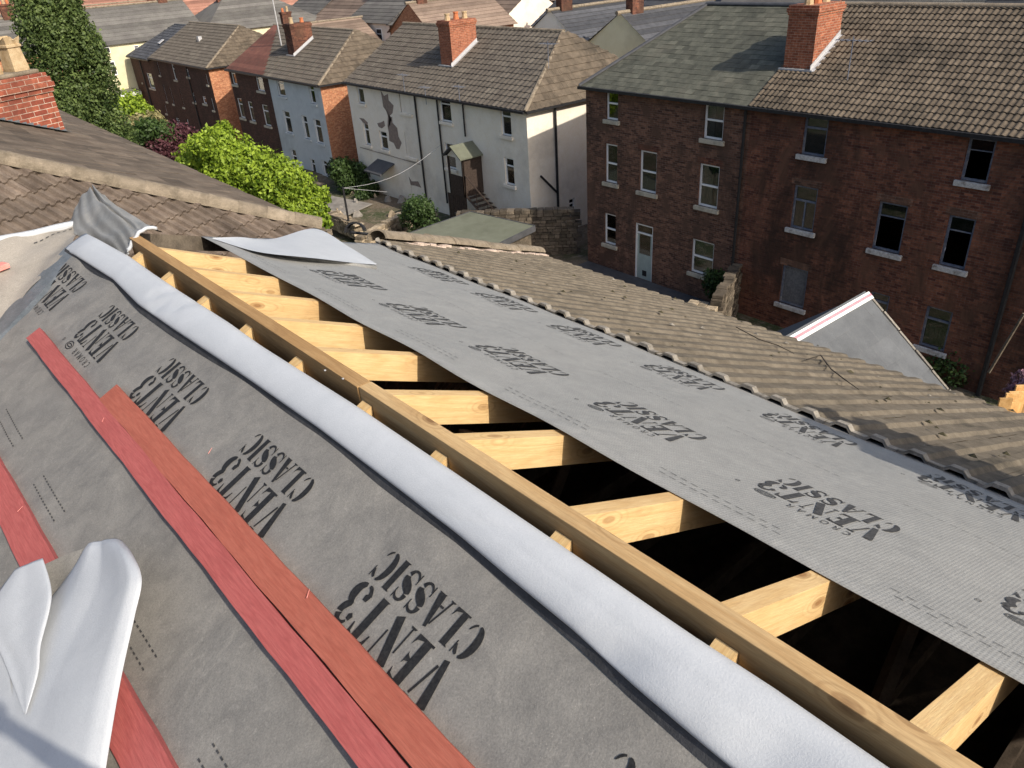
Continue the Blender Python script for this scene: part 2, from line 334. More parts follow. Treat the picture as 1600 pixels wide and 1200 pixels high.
def glyph(c):
    if c == 'V': return .80, stroke([(.14,.96),(.40,.02)], [.22,.13])+stroke([(.50,.20),(.66,.9)], [.06,.05])+serif(.14,1,.16,-1)+[[(.52,1.),(.82,1.),(.78,.94),(.58,.94)]]
    if c == 'E': return .64, q4(.10,0,.10+TH,1)+[[(.35,0),(.60,0),(.62,.26),(.55,.12),(.35,.06)],[(.35,1),(.58,1),(.60,.76),(.53,.89),(.35,.94)],[(.35,.47),(.47,.42),(.50,.36),(.50,.64),(.47,.57),(.35,.53)]]+q4(.02,0,.1,.05)+q4(.02,.95,.1,1)
    if c == 'N': return .88, stroke([(.16,.98),(.66,.02)], .20)+q4(.10,.0,.15,.62)+serif(.12,0,.11)+q4(.68,.38,.73,1)+serif(.70,1,.12,-1)
    if c == 'T': return .76, q4(.28,0,.28+TH,1)+serif(.38,0,.16)+[[(.02,.72),(.06,.72),(.12,.9),(.23,.95),(.23,1),(.04,1)],[(.74,.72),(.70,.72),(.64,.9),(.53,.95),(.53,1),(.72,1)]]
    if c == '3':
        return .70, stroke(arcp(.32,.74,.20,.215,150,20,10), taper(10,.05,.09,.16))+stroke(arcp(.30,.74,.24,.22,12,-80,8), taper(8,.17,.17,.05))+stroke(arcp(.30,.27,.27,.25,78,-70,12), taper(12,.05,.22,.07))+stroke(arcp(.28,.26,.2,.235,-85,-165,7), taper(7,.05,.08,.14))+[[(.04,.70),(.14,.64),(.22,.70),(.20,.80),(.08,.82)],[(.02,.20),(.12,.14),(.22,.20),(.2,.32),(.06,.32)]]
    if c == 'C': return .76, stroke(arcp(.40,.5,.27,.47,100,262,14), taper(14,.05,.22,.05))+stroke(arcp(.42,.5,.26,.46,80,28,6), taper(6,.05,.09,.05))+stroke(arcp(.42,.5,.26,.46,-82,-32,6), taper(6,.04,.06,.03))+q4(.66,.64,.70,.99)
    if c == 'L': return .66, q4(.10,0,.10+TH,1)+serif(.20,1,.18,-1)+[[(.35,0),(.62,0),(.65,.30),(.56,.13),(.35,.05)]]+q4(.02,0,.1,.05)
    if c == 'A': return .82, stroke([(.40,.98),(.64,.02)], [.10,.24])+stroke([(.33,.85),(.14,.05)], [.05,.06])+serif(.12,0,.12)+serif(.64,0,.18)+q4(.28,.28,.43,.34)
    if c == 'S': return .66, stroke(bez((.56,.80),(.48,1.04),(.10,1.02),(.14,.74)), taper(9,.04,.07,.16))+stroke(bez((.13,.70),(.16,.50),(.54,.50),(.54,.27)), taper(9,.16,.24,.17))+stroke(bez((.52,.20),(.46,-.04),(.18,-.02),(.10,.20)), taper(9,.14,.06,.04))+q4(.54,.68,.58,1)+q4(.06,0,.10,.34)
    if c == 'I': return .40, q4(.10,0,.10+TH,1)+serif(.20,0,.18)+serif(.20,1,.18,-1)
    if c == 'R': return .74, stroke([(.12,0),(.12,1)], .09)+stroke(arcp(.2,.74,.30,.22,85,-85,8), .08)+stroke([(.35,.46),(.62,0)], .09)
    if c == 'O': return .8, stroke(arcp(.38,.5,.30,.45,0,360,20), .08)
    if c == 'M': return .92, stroke([(.12,0),(.12,1)], .08)+stroke([(.16,.95),(.45,.2)], .09)+stroke([(.45,.2),(.74,.95)], .07)+stroke([(.78,0),(.78,1)], .09)
    if c == 'c': return .7, stroke(arcp(.38,.5,.28,.45,45,315,14), .09)
    if c == 'a': return .8, stroke([(.38,1),(.1,0)], .08)+stroke([(.38,1),(.66,0)], .09)+stroke([(.2,.33),(.56,.33)], .06)
    return .4, []
def word(txt, length, height, extra=.07):
    adv = []; x = 0; out = []
    for ch in txt:
        w, polys = glyph(ch); adv.append((x, polys)); x += w+extra
    s = length/(x-extra)
    for x0, polys in adv:
        for p in polys: out.append([((x0+q[0])*s, q[1]*height) for q in p])
    return out
def pbuild(mb, mat, parent, cut=None):
    for nm, m_ in (('printed_lettering', mb), ('small_print', mb.small), ('trademark_ring', mb.reg)):
        o = m_.build(nm, M[mat], parent, cut=cut)
        if not len(o.data.polygons): bpy.data.objects.remove(o)
def print_block(mb, surf_fn, side, y0, xbase, Lh, hC, hV, gap, small=True):
    # text runs along +y, its top points to -x
    rows = [(word('CLASSIC', Lh, hC), xbase, 0), (word('VENT3', Lh*1.0, hV), xbase-hC-gap, 0)]
    if small:
        rows.append((word('cROMaR', Lh*.52, hV*.26, .35), xbase-hC-gap-hV-gap*1.4, Lh*.12))
    mb.small = MB(); mb.reg = MB()
    for ri, (polys, xb, dy) in enumerate(rows):
        for p in polys: (mb if ri < 2 else mb.small).face([surf_fn(xb-q[1], y0+dy+q[0]) for q in p])
    if small:
        xb = xbase-hC-gap-hV-gap*1.4-hV*.12; cy = y0+Lh*.83
        for rr in ((.045,.016),(.033,.006)):
            for p in stroke([(cy-y0+rr[0]*math.cos(a)*Lh*2.0, rr[1]*math.sin(a)*1.) for a in [2*PI*i/20 for i in range(21)]], .003): mb.small.face([surf_fn(xb-q[1], y0+q[0]) for q in p])
        for p in stroke([(y0+Lh+.03-y0+.006*math.cos(a), .006*math.sin(a)) for a in [2*PI*i/10 for i in range(11)]], .002): mb.reg.face([surf_fn(xb-q[1], y0+q[0]) for q in p])

# ================================================================== OUR HOUSE (being re-roofed)
def und(x, y, a=.004):   # gentle undulation of a sheet, local units
    return a*(math.sin(3.1*x+1.7*y)+.6*math.sin(7.3*y-2.1*x+1.)+.5*math.sin(5.2*x+.4)*math.sin(9.7*y))
house = thing('house_under_repair', LW(1.5, 1, -H/K), 'foreground brick house with its roof stripped open to bare pine rafters', 'house')
S24, C24 = math.sin(math.radians(24)), math.cos(math.radians(24))
# rafters
ry = [WL(onP(px, py, slope(1.28, 0), (TS*cd, TS*sd, 1)))[1] for px, py in [(1564,1063),(1289,912),(1055,784),(886,681),(761,617),(660,557),(567,510)]]
ry += [ry[-1]+.375*k for k in (1, 2, 3)]
ry = [ry[0]-.38*2, ry[0]-.38]+ry
def rafter(y, side, x1, x0=None):
    mb = MB(); L = (x1/C24)*K; x0 = 0 if x0 is None else x0
    th, dp = .047*K, .098*K; e = .0 if side > 0 else .03
    # plumb cut at the ridge end
    c = dp*math.tan(math.radians(24))
    pts = [(x0, 0, 0), (L, 0, 0), (L, 0, -dp), (x0-c*0+c, 0, -dp)] if side > 0 else [(x0, 0, 0), (L, 0, 0), (L, 0, -dp), (x0+c, 0, -dp)]
    nx = 12; top = []
    mb.prism([(p[0], 0, p[2]) for p in pts], (0, th, 0))
    jx = random.gauss(0, .002)
    o = LW(XR+side*.024, y if side > 0 else y+.047, ZR-TS*.024+jx)
    s = side; xd = np.array(LW(s*C24, 0, -S24))-CAM; yd = np.array(LW(0, s, 0))-CAM; zd = np.array(LW(s*S24, 0, C24))-CAM
    xd, yd, zd = nrm(xd), nrm(yd), nrm(zd)
    return local_obj('rafter', mb, M['pine'], frameM(o, xd, yd, zd), house, bevel=.003)
for y in ry:
    rafter(y, 1, 3.0)
    rafter(y-.055, -1, 2.2, -.004)
# ridge board in two lengths
def board(y0, y1, x0, x1, z0, z1, mat):
    mb = MB(); L = (y1-y0)*K; mb.cbox(0, L, 0, (x1-x0)*K, 0, (z1-z0)*K); mb.t = [.5, .5, .5, .35, .32, .5]  # left side and far end tinted darker, shade and dirt put into colour
    xd = nrm(LW(0, 1, 0)-CAM); yd = nrm(LW(-1, 0, 0)-CAM)
    o = local_obj('ridge_board', mb, mat, frameM(LW(x1, y0, z0), xd, yd, (0,0,1)), house, bevel=.003)
    return o
o = board(-1.6, 1.742, .864, .906, -1.26, -1.060, M['ridge'])
o = board(1.746, 3.74, .861, .9065, -1.262, -1.062, M['ridge_old']); o['label'] = 'older browner length of the ridge board'
for px, py in ((508,579),(536,592)):
    q = onP(px, py, LW(.885,0,-1.06), (0,0,1)); mb = MB(); mb.tube([q, q+(0,0,.003)], .005, 8); mb.build('nail_head', M['metal'], house)
# loft below
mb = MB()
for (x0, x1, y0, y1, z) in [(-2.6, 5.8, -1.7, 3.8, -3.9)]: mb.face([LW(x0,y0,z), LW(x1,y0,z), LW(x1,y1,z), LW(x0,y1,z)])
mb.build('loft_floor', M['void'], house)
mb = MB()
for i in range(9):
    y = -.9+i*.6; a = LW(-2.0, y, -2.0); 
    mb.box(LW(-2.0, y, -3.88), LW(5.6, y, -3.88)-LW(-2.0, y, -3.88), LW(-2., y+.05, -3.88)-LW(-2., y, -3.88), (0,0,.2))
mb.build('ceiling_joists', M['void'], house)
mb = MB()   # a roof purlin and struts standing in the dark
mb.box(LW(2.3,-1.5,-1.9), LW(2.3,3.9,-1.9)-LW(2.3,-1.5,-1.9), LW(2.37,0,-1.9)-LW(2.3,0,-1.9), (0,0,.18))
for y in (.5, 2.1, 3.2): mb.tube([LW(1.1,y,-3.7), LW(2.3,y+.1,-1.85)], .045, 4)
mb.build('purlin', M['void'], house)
# walls
mb = MB(); zb = -H/K
def wallq(a, b, za0, za1, zb1):
    mb.face([LW(a[0],a[1],za0), LW(b[0],b[1],za0), LW(b[0],b[1],zb1), LW(a[0],a[1],za1)])
cx0, cx1 = -2.7, 5.95; zz = lambda x: ZR-TS*abs(x-XR)-.12
wallq((cx0,-1.7),(XR,-1.7),zb,zz(cx0),zz(XR)); wallq((XR,-1.7),(cx1,-1.7),zb,zz(XR),zz(cx1))
wallq((cx1,-1.7),(cx1,6.60),zb,zz(cx1),zz(cx1)-.02); wallq((cx1,6.60),(2.9,5.05),zb,zz(cx1)-.02,zz(2.9)-.02); wallq((2.9,5.05),(XR,3.87),zb,zz(2.9)-.02,zz(XR)-.02)
wallq((XR,3.87),(cx0,1.5),zb,zz(XR),zz(cx0)); wallq((cx0,1.5),(cx0,-1.7),zb,zz(cx0),zz(cx0))
mb.build('wall', M['brick_left'], house, uv=True)
# tiled lower part of the right slope
XT = 2.955
udir = nrm(LW(0,1,0)-CAM); vdir = nrm(LW(-C24,0,S24)-CAM); ndir = nrm(LW(S24,0,C24)-CAM)
nC = 10; gz = (6.12-XT)/C24*K/nC
mb = MB(); tiles(mb, slope(6.12, -1.6, .02), udir, vdir, ndir, 8.7*K, (6.12-XT)/C24*K-.001, gz, .495, S_DOUBLE, prof_double, .026, .006, .004, .2)
A_, B_ = LW(2.95,5.21,0), LW(6.03,6.76,0); dv = B_-A_; endn = nrm((-dv[1], dv[0], 0))
endn = endn if endn @ (LW(3,8,0)-A_) > 0 else -endn
ts = mb.build('roof_tiles', M['tile_near'], house, cut=[(A_, endn)]); ts['label'] = 'lower slope of weathered double roll concrete tiles'
# exposed heads of the top course
mb = MB(); i = 0; random.seed(5)
y = -1.6*K
while y < 5.3*K:
    dz = random.uniform(-.006,.006); dx = random.uniform(-.02,.014)
    ph = [prof_double(a)*.033 for a in S_DOUBLE]
    for q in range(len(S_DOUBLE)-1):
        a0, a1 = S_DOUBLE[q], S_DOUBLE[q+1]
        def P(a, h): return slope(XT, 0, 0)+udir*(y+a*.495+.0)+vdir*(.02+dx)+ndir*(h+dz+.03)
        def PI_(a, h): return P(a, h)-vdir*(.06)
        t0, t1 = .019, .019
        mb.face([P(a0,ph[q]+.004), P(a1,ph[q+1]+.004), P(a1,ph[q+1]-t1), P(a0,ph[q]-t0)], random.uniform(.2,.6))
        mb.face([PI_(a0,ph[q]+.012), PI_(a1,ph[q+1]+.012), P(a1,ph[q+1]+.004), P(a0,ph[q]+.004)], random.uniform(.5,.9))
    y += .495
mb.build('tile_heads', M['tile_edge'], house, cut=[(A_, endn)])
# hip tiles with mortar
def half_round(mb, p0, p1, up, r, flat=.75, th=.018, n=10, t=.5, flare=1.06):
    p0, p1, up = np.array(p0), np.array(p1), nrm(up); d = nrm(p1-p0); sd_ = nrm(np.cross(d, up)); up = np.cross(sd_, d)
    def ring(p, rr): return [p+sd_*rr*math.cos(PI*j/n)+up*rr*flat*math.sin(PI*j/n) for j in range(n+1)]
    rings = [ring(p0, r-th), ring(p0, r*flare), ring(p0+d*.04, r), ring(p1, r), ring(p1, r-th)]
    for a, b in zip(rings[:-1], rings[1:]):
        for j in range(n): mb.face([a[j], a[j+1], b[j+1], b[j]], t)
h0, h1 = (3.0, 5.28), (6.12, 6.82); nt = 9
for k in range(nt):
    f0, f1 = k/nt, (k+1)/nt; a = slope(h0[0]+(h1[0]-h0[0])*f0, h0[1]+(h1[1]-h0[1])*f0, .03); b = slope(h0[0]+(h1[0]-h0[0])*(f1+.01), h0[1]+(h1[1]-h0[1])*(f1+.01), .03)
    mb = MB(); jit = np.array([0, random.uniform(-.01,.01), random.uniform(-.008,.014)])
    half_round(mb, a+jit, b+jit, (.1,.2,1), .14, .85, t=random.uniform(.3,.7)); mb.build('hip_tile', M['ridge_tile'], house, smooth=False)
mb = MB()
for k in range(60):
    f = k/60; x, y = h0[0]+.25+(h1[0]-h0[0]-.2)*f, h0[1]+.07+(h1[1]-h0[1]-.1)*f
    r = random.uniform(.02,.05); mb.box(slope(x, y-.08-random.uniform(0,.03), .0), (.10,.02,-.03), (-.03,.12,0), (0,0,random.uniform(.045,.085)), random.random())
mb.build('mortar_bedding', M['mortar'], house)
mb = MB(); half_round(mb, slope(2.86,5.38,.045), slope(2.9,5.41,.045), (.1,.2,1), .125, .9); mb.tube([slope(2.85,5.42,.03), slope(3.6,5.66,.05)], .02, 6)
mb.build('dry_hip_cap', M['black'], house)
# fascia board along our far verge, seen in front of the neighbour's tiles
mb = MB()
a, b = LW(.93,3.93,ZR-.0), LW(2.95,5.22,ZR-TS*(2.95-XR)+.0); mb.box(a+(0,0,-.14), b-a, nrm((-(b-a)[1], (b-a)[0], 0))*.03, (0,0,.125))
mb.build('verge_board', M['stone_dk'], house)

mb = MB(); c0 = np.array([4.35,-2.0,8.3])  # made-up chimney out of view, added to cast shade on the right sheet
mb.box(c0, (.95,0,0), (0,.6,0), (0,0,2.55))
for z0, z1, g in ((2.55,2.63,.03),(2.63,2.75,.055),(2.75,2.83,.02)): mb.box(c0+(-g,-g,z0), (.95+2*g,0,0), (0,.6+2*g,0), (0,0,z1-z0))
added_chimney = mb.build('chimney', M['brick_nb'], house, uv=True, bevel=.006)
for k in (.28,.68): mb = MB(); q = c0+(k,.3,2.83); mb.tube([q, q+(0,0,.05), q+(0,0,.38), q+(0,0,.40), q+(0,0,.45)], [.13,.12,.10,.125,.125], 12); mb.build('chimney_pot', M['pot'], added_chimney)
# ------------------------------------------------------------------ membranes
def sheet_fn(side, lift, amp=.004): return lambda x, y: slope(x, y, lift+und(x, y, amp))
def clip_end(): return [(A_, endn)]
E1, E2 = LW(1.42,4.24,0), LW(2.98,5.2,0); e_n = nrm((-(E2-E1)[1], (E2-E1)[0], 0)); e_n = e_n if e_n @ (LW(1,9,0)-E1) > 0 else -e_n
fR1 = sheet_fn(1, .0085, .004); fR2 = sheet_fn(1, .0105, .004)
def edge_x(y): return 1.312+.006*math.sin(2.2*y)+.004*math.sin(9*y)
mb = MB(); mb.grid(lambda a, y: fR2(edge_x(y)+a*(3.06-edge_x(y)), y), np.linspace(0, 1, 28), np.linspace(-1.6, 5.6, 110)); up = mb.build('roofing_membrane', M['mem_right'], None, smooth=True, cut=[(E1, e_n)])
tag(up, 'light grey printed membrane over the rafters right of the open ridge gap', 'membrane', 'printed breathable membranes on the roof')
for o in (up,): md = o.modifiers.new('s', 'SOLIDIFY'); md.thickness = .002
pt = lambda f, d: (lambda x, y: f(x, y)+ndir*d)
for k in range(-1, 7):
    mb = MB(); y0 = .60+.668*k
    if y0+.3 > 4.24+(1.8-1.42)*.61 : continue
    print_block(mb, pt(fR2, .003), 1, y0, 1.895, .362, .098, .115, .012); pbuild(mb, 'print_soft', up)
    mb = MB(); y0 = .472+.668*k
    if y0 > 4.6: continue
    print_block(mb, pt(fR2, .003), 1, y0, 2.82, .362, .098, .115, .012); pbuild(mb, 'print_soft', up)
def dashes(fn, x, y0, y1, parent, d=.03, g=.022, w=.003):
    mb = MB(); y = y0
    while y < y1: mb.face([fn(x, y), fn(x+w, y), fn(x+w, y+d), fn(x, y+d)]); y += d+g
    mb.build('dashed_line', M['print_soft'], parent)
for x, s in ((1.405,0),(1.437,.02)):
    for k in range(-1, 7): dashes(pt(fR2, .003), x, .05+.668*k+s, .42+.668*k+s, up, .022, .014, .0022)
for x in (2.15,):
    for k in range(-1, 7): dashes(pt(fR2, .003), x, .25+.668*k, .7+.668*k, up, .022, .014, .0020)
# left slope sheet
sS = lambda y: .0
V1, V2 = LW(*onS(112,408,-1),0), LW(*onS(0,527,-1),0); vn = nrm((-(V2-V1)[1], (V2-V1)[0], 0)); vn = vn if vn @ (LW(0,9,0)-V1) > 0 else -vn
ul = lambda x, y: .0035*(math.sin(4*x+2.7*y)+.5*math.sin(11*y+3*x))+.009*max(0,(y-2.2))*.5*math.sin(13*y+9*x)*math.exp(-abs(y-3.6))
fL = lambda x, y: slope(x, y, .008+ul(x, y))
mb = MB(); mb.grid(fL, np.linspace(-2.4, .765, 60), np.linspace(-1.6, 4.4, 120)); left = mb.build('roofing_membrane', M['mem_left'], None, smooth=True, cut=[(V1, vn)])
tag(left, 'wide dusty dark grey printed membrane on the left slope under the red battens', 'membrane', 'printed breathable membranes on the roof')
nl = nrm(LW(-S24,0,C24)-CAM)
fLp = lambda x, y: fL(x, y)+nl*.003
for k in range(-1, 5):
    mb = MB(); y0 = .895+.70*k; print_block(mb, fLp, -1, y0, .632, .355, .072, .098, .012)
    pbuild(mb, 'print', left, cut=[(V1+vn*-.02, vn)])
for (a, b) in [((72,748),(105,804)),((210,970),(245,1030)),((10,640),(40,690)),((335,1165),(360,1200))]:
    p, q = onS(*a,-1), onS(*b,-1); x = p[0]
    for s in (0, 1): dashes(fLp, p[0]-s*.035, q[1], p[1], left, .011, .010, .004)
# valley liner
mb = MB(); P_ = [onS(106,390,-1), onS(-60,566,-1), onS(-60,598,-1), onS(118,406,-1)]
mb.face([slope(p[0], p[1], .016) for p in P_]); mb.face([slope(P_[3][0],P_[3][1],.016), slope(P_[2][0],P_[2][1],.016), slope(P_[2][0]+.02,P_[2][1]-.02,.004), slope(P_[3][0]+.02,P_[3][1]-.02,.004)])
tag(mb.build('valley_lining', M['lead'], None), 'smooth blue grey valley lining strip at the far left end of the left slope', 'valley lining')
# pale membrane beyond the valley
def loc_y(px, py, y):   # point on the local plane y = const
    n = np.array([-sd, cd, 0]); return onP(px, py, LW(0, y, 0), n)
qA, qB = slope(*onS(112,392,-1), .012), slope(*onS(-170,690,-1), .012); qC, qD = loc_y(130,346,4.62), loc_y(-160,412,4.3)
def fq(a, b):
    p = (qA*(1-a)+qB*a)*(1-b)+(qC*(1-a)+qD*a)*b; return p+np.array([0,0,.012*math.sin(9*a+3*b)*math.sin(7*b+5*a)+.006*math.sin(31*a-12*b)])
mb = MB(); mb.grid(fq, np.linspace(0,1,50), np.linspace(0,1,24)); pale = mb.build('roofing_membrane', M['mem_pale'], None, smooth=True)
tag(pale, 'pale wrinkled membrane patch at the far left beyond the valley lining', 'membrane')
dashes(lambda x, y: fq(y, x)+np.array([0,0,.006]), .83, .06, .30, pale, .02, .016, .02)
mb = MB(); c0, c1 = loc_y(122,349,4.60), loc_y(-20,379,4.47); pth = [c0*(1-t)+c1*t+np.array([0,0,.004*math.sin(9*t)]) for t in np.linspace(0,1,9)]
d0 = nrm(c1-c0); sdv = nrm(np.cross(d0,(0,0,1)))
for i in range(8):
    for (w0, z0), (w1, z1) in zip([(-.03,-.025),(-.032,.0),(-.015,.022),(.012,.024),(.03,.008),(.03,-.02)][:-1], [(-.03,-.025),(-.032,.0),(-.015,.022),(.012,.024),(.03,.008),(.03,-.02)][1:]):
        mb.face([pth[i]+sdv*w0+(0,0,z0), pth[i]+sdv*w1+(0,0,z1), pth[i+1]+sdv*w1+(0,0,z1), pth[i+1]+sdv*w0+(0,0,z0)])
tag(mb.build('folded_membrane_edge', M['mem_white'], None, smooth=True), 'narrow white folded membrane strip running along the top of the pale membrane patch', 'membrane edge')
# saddle sheet over the ridge end
rows = [(3.72,[(196,412),(203,388),(218,365),(236,357),(254,362)]),(3.95,[(172,392),(182,366),(200,348),(218,346),(236,356)]),(4.25,[(140,378),(150,356),(170,326),(190,327),(212,342)]),
        (4.5,[(112,362),(128,340),(151,309),(166,312),(186,326)]),(4.75,[(103,352),(120,322),(140,291),(149,294),(164,306)])]
ctl = np.array([[loc_y(px, py, y) for px, py in r] for y, r in rows])
def spl(arr, t):
    n = len(arr)-1; i = min(int(t*n), n-1); f = t*n-i; p0, p1, p2, p3 = arr[max(i-1,0)], arr[i], arr[i+1], arr[min(i+2,n)]
    return .5*((2*p1)+(-p0+p2)*f+(2*p0-5*p1+4*p2-p3)*f*f+(-p0+3*p1-3*p2+p3)*f**3)
def fs(a, b):
    r = np.array([spl(ctl[:,j], a) for j in range(5)]); p = spl(r, b)
    cr = -.05*math.exp(-((b-.52-.03*a)/.025)**2)*min(1, a*2.2)
    return p+np.array([0,0,cr+.012*math.sin(17*b+9*a)*math.sin(14*a)+.008*math.sin(41*b-13*a)*math.exp(-((b-.3)/.3)**2)])
mb = MB(); mb.grid(fs, np.linspace(0,1,40), np.linspace(0,1,60)); sad = mb.build('ridge_saddle', M['saddle'], None, smooth=True)
tag(sad, 'crumpled pointed grey membrane draped over the far end of the ridge', 'membrane')
mb = MB(); mb.tube([fs(0,b)+np.array([0,0,.006]) for b in np.linspace(0,.86,22)], .013, 8); mb.build('folded_rim', M['mem_white'], sad, smooth=True)
# long white roll along the ridge
UP = [(120,356),(196,398),(232,424),(280,456),(350,501),(400,537),(550,632),(660,707),(825,820),(1075,992),(1200,1073),(1375,1195)]
LO = [(98,388),(180,440),(212,472),(220,480),(273,517),(350,568),(400,602),(500,672),(600,748),(720,840),(800,908),(900,990),(1000,1082),(1118,1182)]
u_ = sorted([tuple(onS(*p,-1,.035)[::-1]) for p in UP]); l_ = sorted([tuple(onS(*p,-1,.015)[::-1]) for p in LO])
def itp(tab, y): return float(np.interp(y, [q[0] for q in tab], [q[1] for q in tab]))
yend = min(u_[-1][0], l_[-1][0])
def froll(y, b):
    xu = itp(u_, y); xl = itp(l_, y); w = xu-xl
    xu = min(.852, xu+.009); w = xu-xl; h = .036+.003*math.sin(3*y)
    if b <= 1: ang = PI*b; cx = (1-math.cos(ang))/2; x = xu-w*cx*1.0; z = .004+.022*b+h*math.sin(ang)**.75*(1-.3*b)
    else: x = xl+(b-1)*.05; z = .026-.018*(b-1)
    dent = 0
    for (yc, s, bc) in ((2.95,.03,.62),(3.05,.02,.4),(2.86,.02,.35),(.62,.05,.75),(.33,.06,.6)): dent -= .016*math.exp(-((y-yc-.10*(b-.5))/s)**2)*math.exp(-((b-bc)/.25)**2)
    z += dent*.8+.0008*math.sin(1.3*y+3*b)-.0012*max(0, 1-abs(b-.42-.1*math.sin(1.7*y))/.05)*(.5+.5*math.sin(2.3*y))-.004*max(0, 1-abs(y*1.1-b*.5-.9)/.03)
    f = max(0, (y-(yend-.22))/.22); z *= (1-.75*f)
    return slope(min(x, .862), y, max(z, .002))
mb = MB(); mb.grid(froll, list(np.linspace(-1.6, yend, 150)), list(np.linspace(.02, 1, 26))+[1.3]); roll = mb.build('folded_membrane_roll', M['mem_white'], None, smooth=True)
tag(roll, 'long pale bluish white fold of membrane running the whole ridge, left of the ridge board', 'membrane roll')
md = roll.modifiers.new('s', 'SOLIDIFY'); md.thickness = .002
mb = MB(); mb.grid(lambda y, b: slope(itp(l_, y)+.004-.020*b-.003*math.sin(5*y)*b, y, .024-.016*b), np.linspace(-1.6, yend-.05, 120), [0, .4, 1.]); mb.build('grey_shadow_edge', M['edge_shadow'], roll, smooth=True)  # strip added along the fold, painting the roll's shadow band
# ------------------------------------------------------------------ battens
def batten(pL0, pR0, pL1, pR1, label, mat, lift=.031, name='roofing_batten', grp='red stained battens on the left slope'):
    far = [onS(*pL0,-1,lift), onS(*pR0,-1,lift)]; near = [onS(*pL1,-1,lift), onS(*pR1,-1,lift)]
    w = abs(far[0][0]-far[1][0])*.5+abs(near[0][0]-near[1][0])*.5
    cf = (far[0]+far[1])/2; cn = (near[0]+near[1])/2; d = (cf-cn); cn = cn-d*.35
    a, b = slope(cn[0], cn[1], lift), slope(cf[0], cf[1], lift); xd = nrm(b-a); yd = nrm(np.cross(nl, xd)); L = np.linalg.norm(b-a)
    # width from perpendicular spacing of the two edges
    e = far[1]-near[1]; q = near[0]-near[1]; wv = abs(e[0]*q[1]-e[1]*q[0])/np.linalg.norm(e)/C24*.98*K
    mb = MB(); hh = .024*K; n = 40
    for i in range(n):
        x0, x1 = L*i/n, L*(i+1)/n
        f = lambda x: .0018*math.sin(x*7+wv*50)+.0012*math.sin(x*19)
        for (ya, za), (yb, zb_) in zip([(-wv/2,0),(wv/2,0),(wv/2,-hh),(-wv/2,-hh)], [(wv/2,0),(wv/2,-hh),(-wv/2,-hh),(-wv/2,0)]):
            mb.face([(x0,ya+f(x0),za),(x1,ya+f(x1),za),(x1,yb+f(x1),zb_),(x0,yb+f(x0),zb_)])
    for x in (0, L): mb.face([(x,-wv/2,0),(x,wv/2,0),(x,wv/2,-hh),(x,-wv/2,-hh)])
    o = local_obj(name, mb, mat, frameM(a, xd, yd, nrm(np.cross(xd, yd))), None); o['_loc'] = tuple(a)
    return tag(o, label, 'batten', grp)
batten((38,528),(64,512),(560,1200),(640,1200), 'longest pinkish red batten, starting farthest up near the valley lining', M['red'])
batten((155,618),(182,606),(645,1200),(742,1200), 'orange brown batten laid tight along the right edge of the longest red batten', M['orange'])
batten((-130,560),(-98,545),(180,1188),(272,1200), 'red batten running under the torn white membrane flap', M['red'])
mb = MB(); a = fq(.98,.70)+np.array([0,0,.012]); b = fq(.43,.62)+np.array([0,0,.012]); w = nrm(np.cross((0,0,1), b-a))*.085
mb.box(a-w/2, b-a, w, (0,0,.035)); tag(mb.build('batten_offcut', M['pink'], None, bevel=.003), 'short fresh pink batten end on the pale membrane at the far left', 'batten')
for i, (px, py, an) in enumerate([(160,660,.9),(318,702,.5),(28,800,.2),(480,935,.7)]):
    p = onS(px, py, -1, .034); L = .02; mb = MB(); q0 = slope(p[0], p[1], .036 if i != 1 else .012); q1 = slope(p[0]+L*math.cos(an), p[1]+L*math.sin(an), .036 if i != 1 else .012)
    mb.tube([q0, q1], [.0016,.0008], 4); tag(mb.build('wood_splinter', M['pink'], None), 'tiny pale wood splinter lying among the red battens', 'splinter', 'wood splinters on the left slope')
# ------------------------------------------------------------------ white flap, bottom left
def fprof(b, a):
    xs = [0, .10, .30+.08*a, .52+.10*a, .60+.10*a, .82, .93, 1.]; hs = [0, .35, .55, .38, .55, .85, .9, 0]
    return float(np.interp(b, xs, hs))*.75+.25*math.sin(PI*b)
def loft(L, R, la, lb, bulge, nu=40, nv=26, wr=.004):
    L = np.array([LP(*p) for p in L]); R = np.array([LP(*p) for p in R])
    return lambda a, b: spl(L, a)*(1-b)+spl(R, a)*b+nl*((bulge*fprof(b, a)+wr*1.6*math.sin(5*b+4*a)+wr*.8*math.sin(11*b-7*a))*min(1, np.linalg.norm(spl(L, a)-spl(R, a))/.25))
def LP(px, py, lift): x, y = onS(px, py, -1, lift); return slope(x, y, lift)
fl = MB()
f1 = loft([(136,853,.08),(115,887,.06),(80,935,.05),(35,985,.045),(-20,1040,.04),(-70,1120,.035),(-120,1300,.03)], [(188,843,.08),(205,864,.12),(222,905,.13),(212,965,.11),(191,1060,.09),(174,1150,.08),(150,1300,.06)], 0, 0, .035)
fl.grid(f1, np.linspace(0,1,60), np.linspace(0,1,36))
flap = fl.build('torn_membrane_flap', M['mem_white'], None, smooth=True); tag(flap, 'large curled white membrane flap at the bottom left, lying over the lowest red batten', 'membrane flap')
md = flap.modifiers.new('s', 'SOLIDIFY'); md.thickness = .003
fl = MB(); f2 = loft([(22,891,.10),(-14,945,.095),(-16,985,.09),(4,1030,.085),(37,1115,.08)], [(66,872,.11),(80,930,.11),(64,1008,.10),(60,1050,.09),(40,1116,.08)], 0, 0, .006, wr=.0015)
fl.grid(f2, np.linspace(0,1,40), np.linspace(0,1,20)); tongue = fl.build('torn_tongue', M['mem_white'], flap, smooth=True); tongue['label'] = 'pointed torn tongue of the white flap'
md = tongue.modifiers.new('s', 'SOLIDIFY'); md.thickness = .003
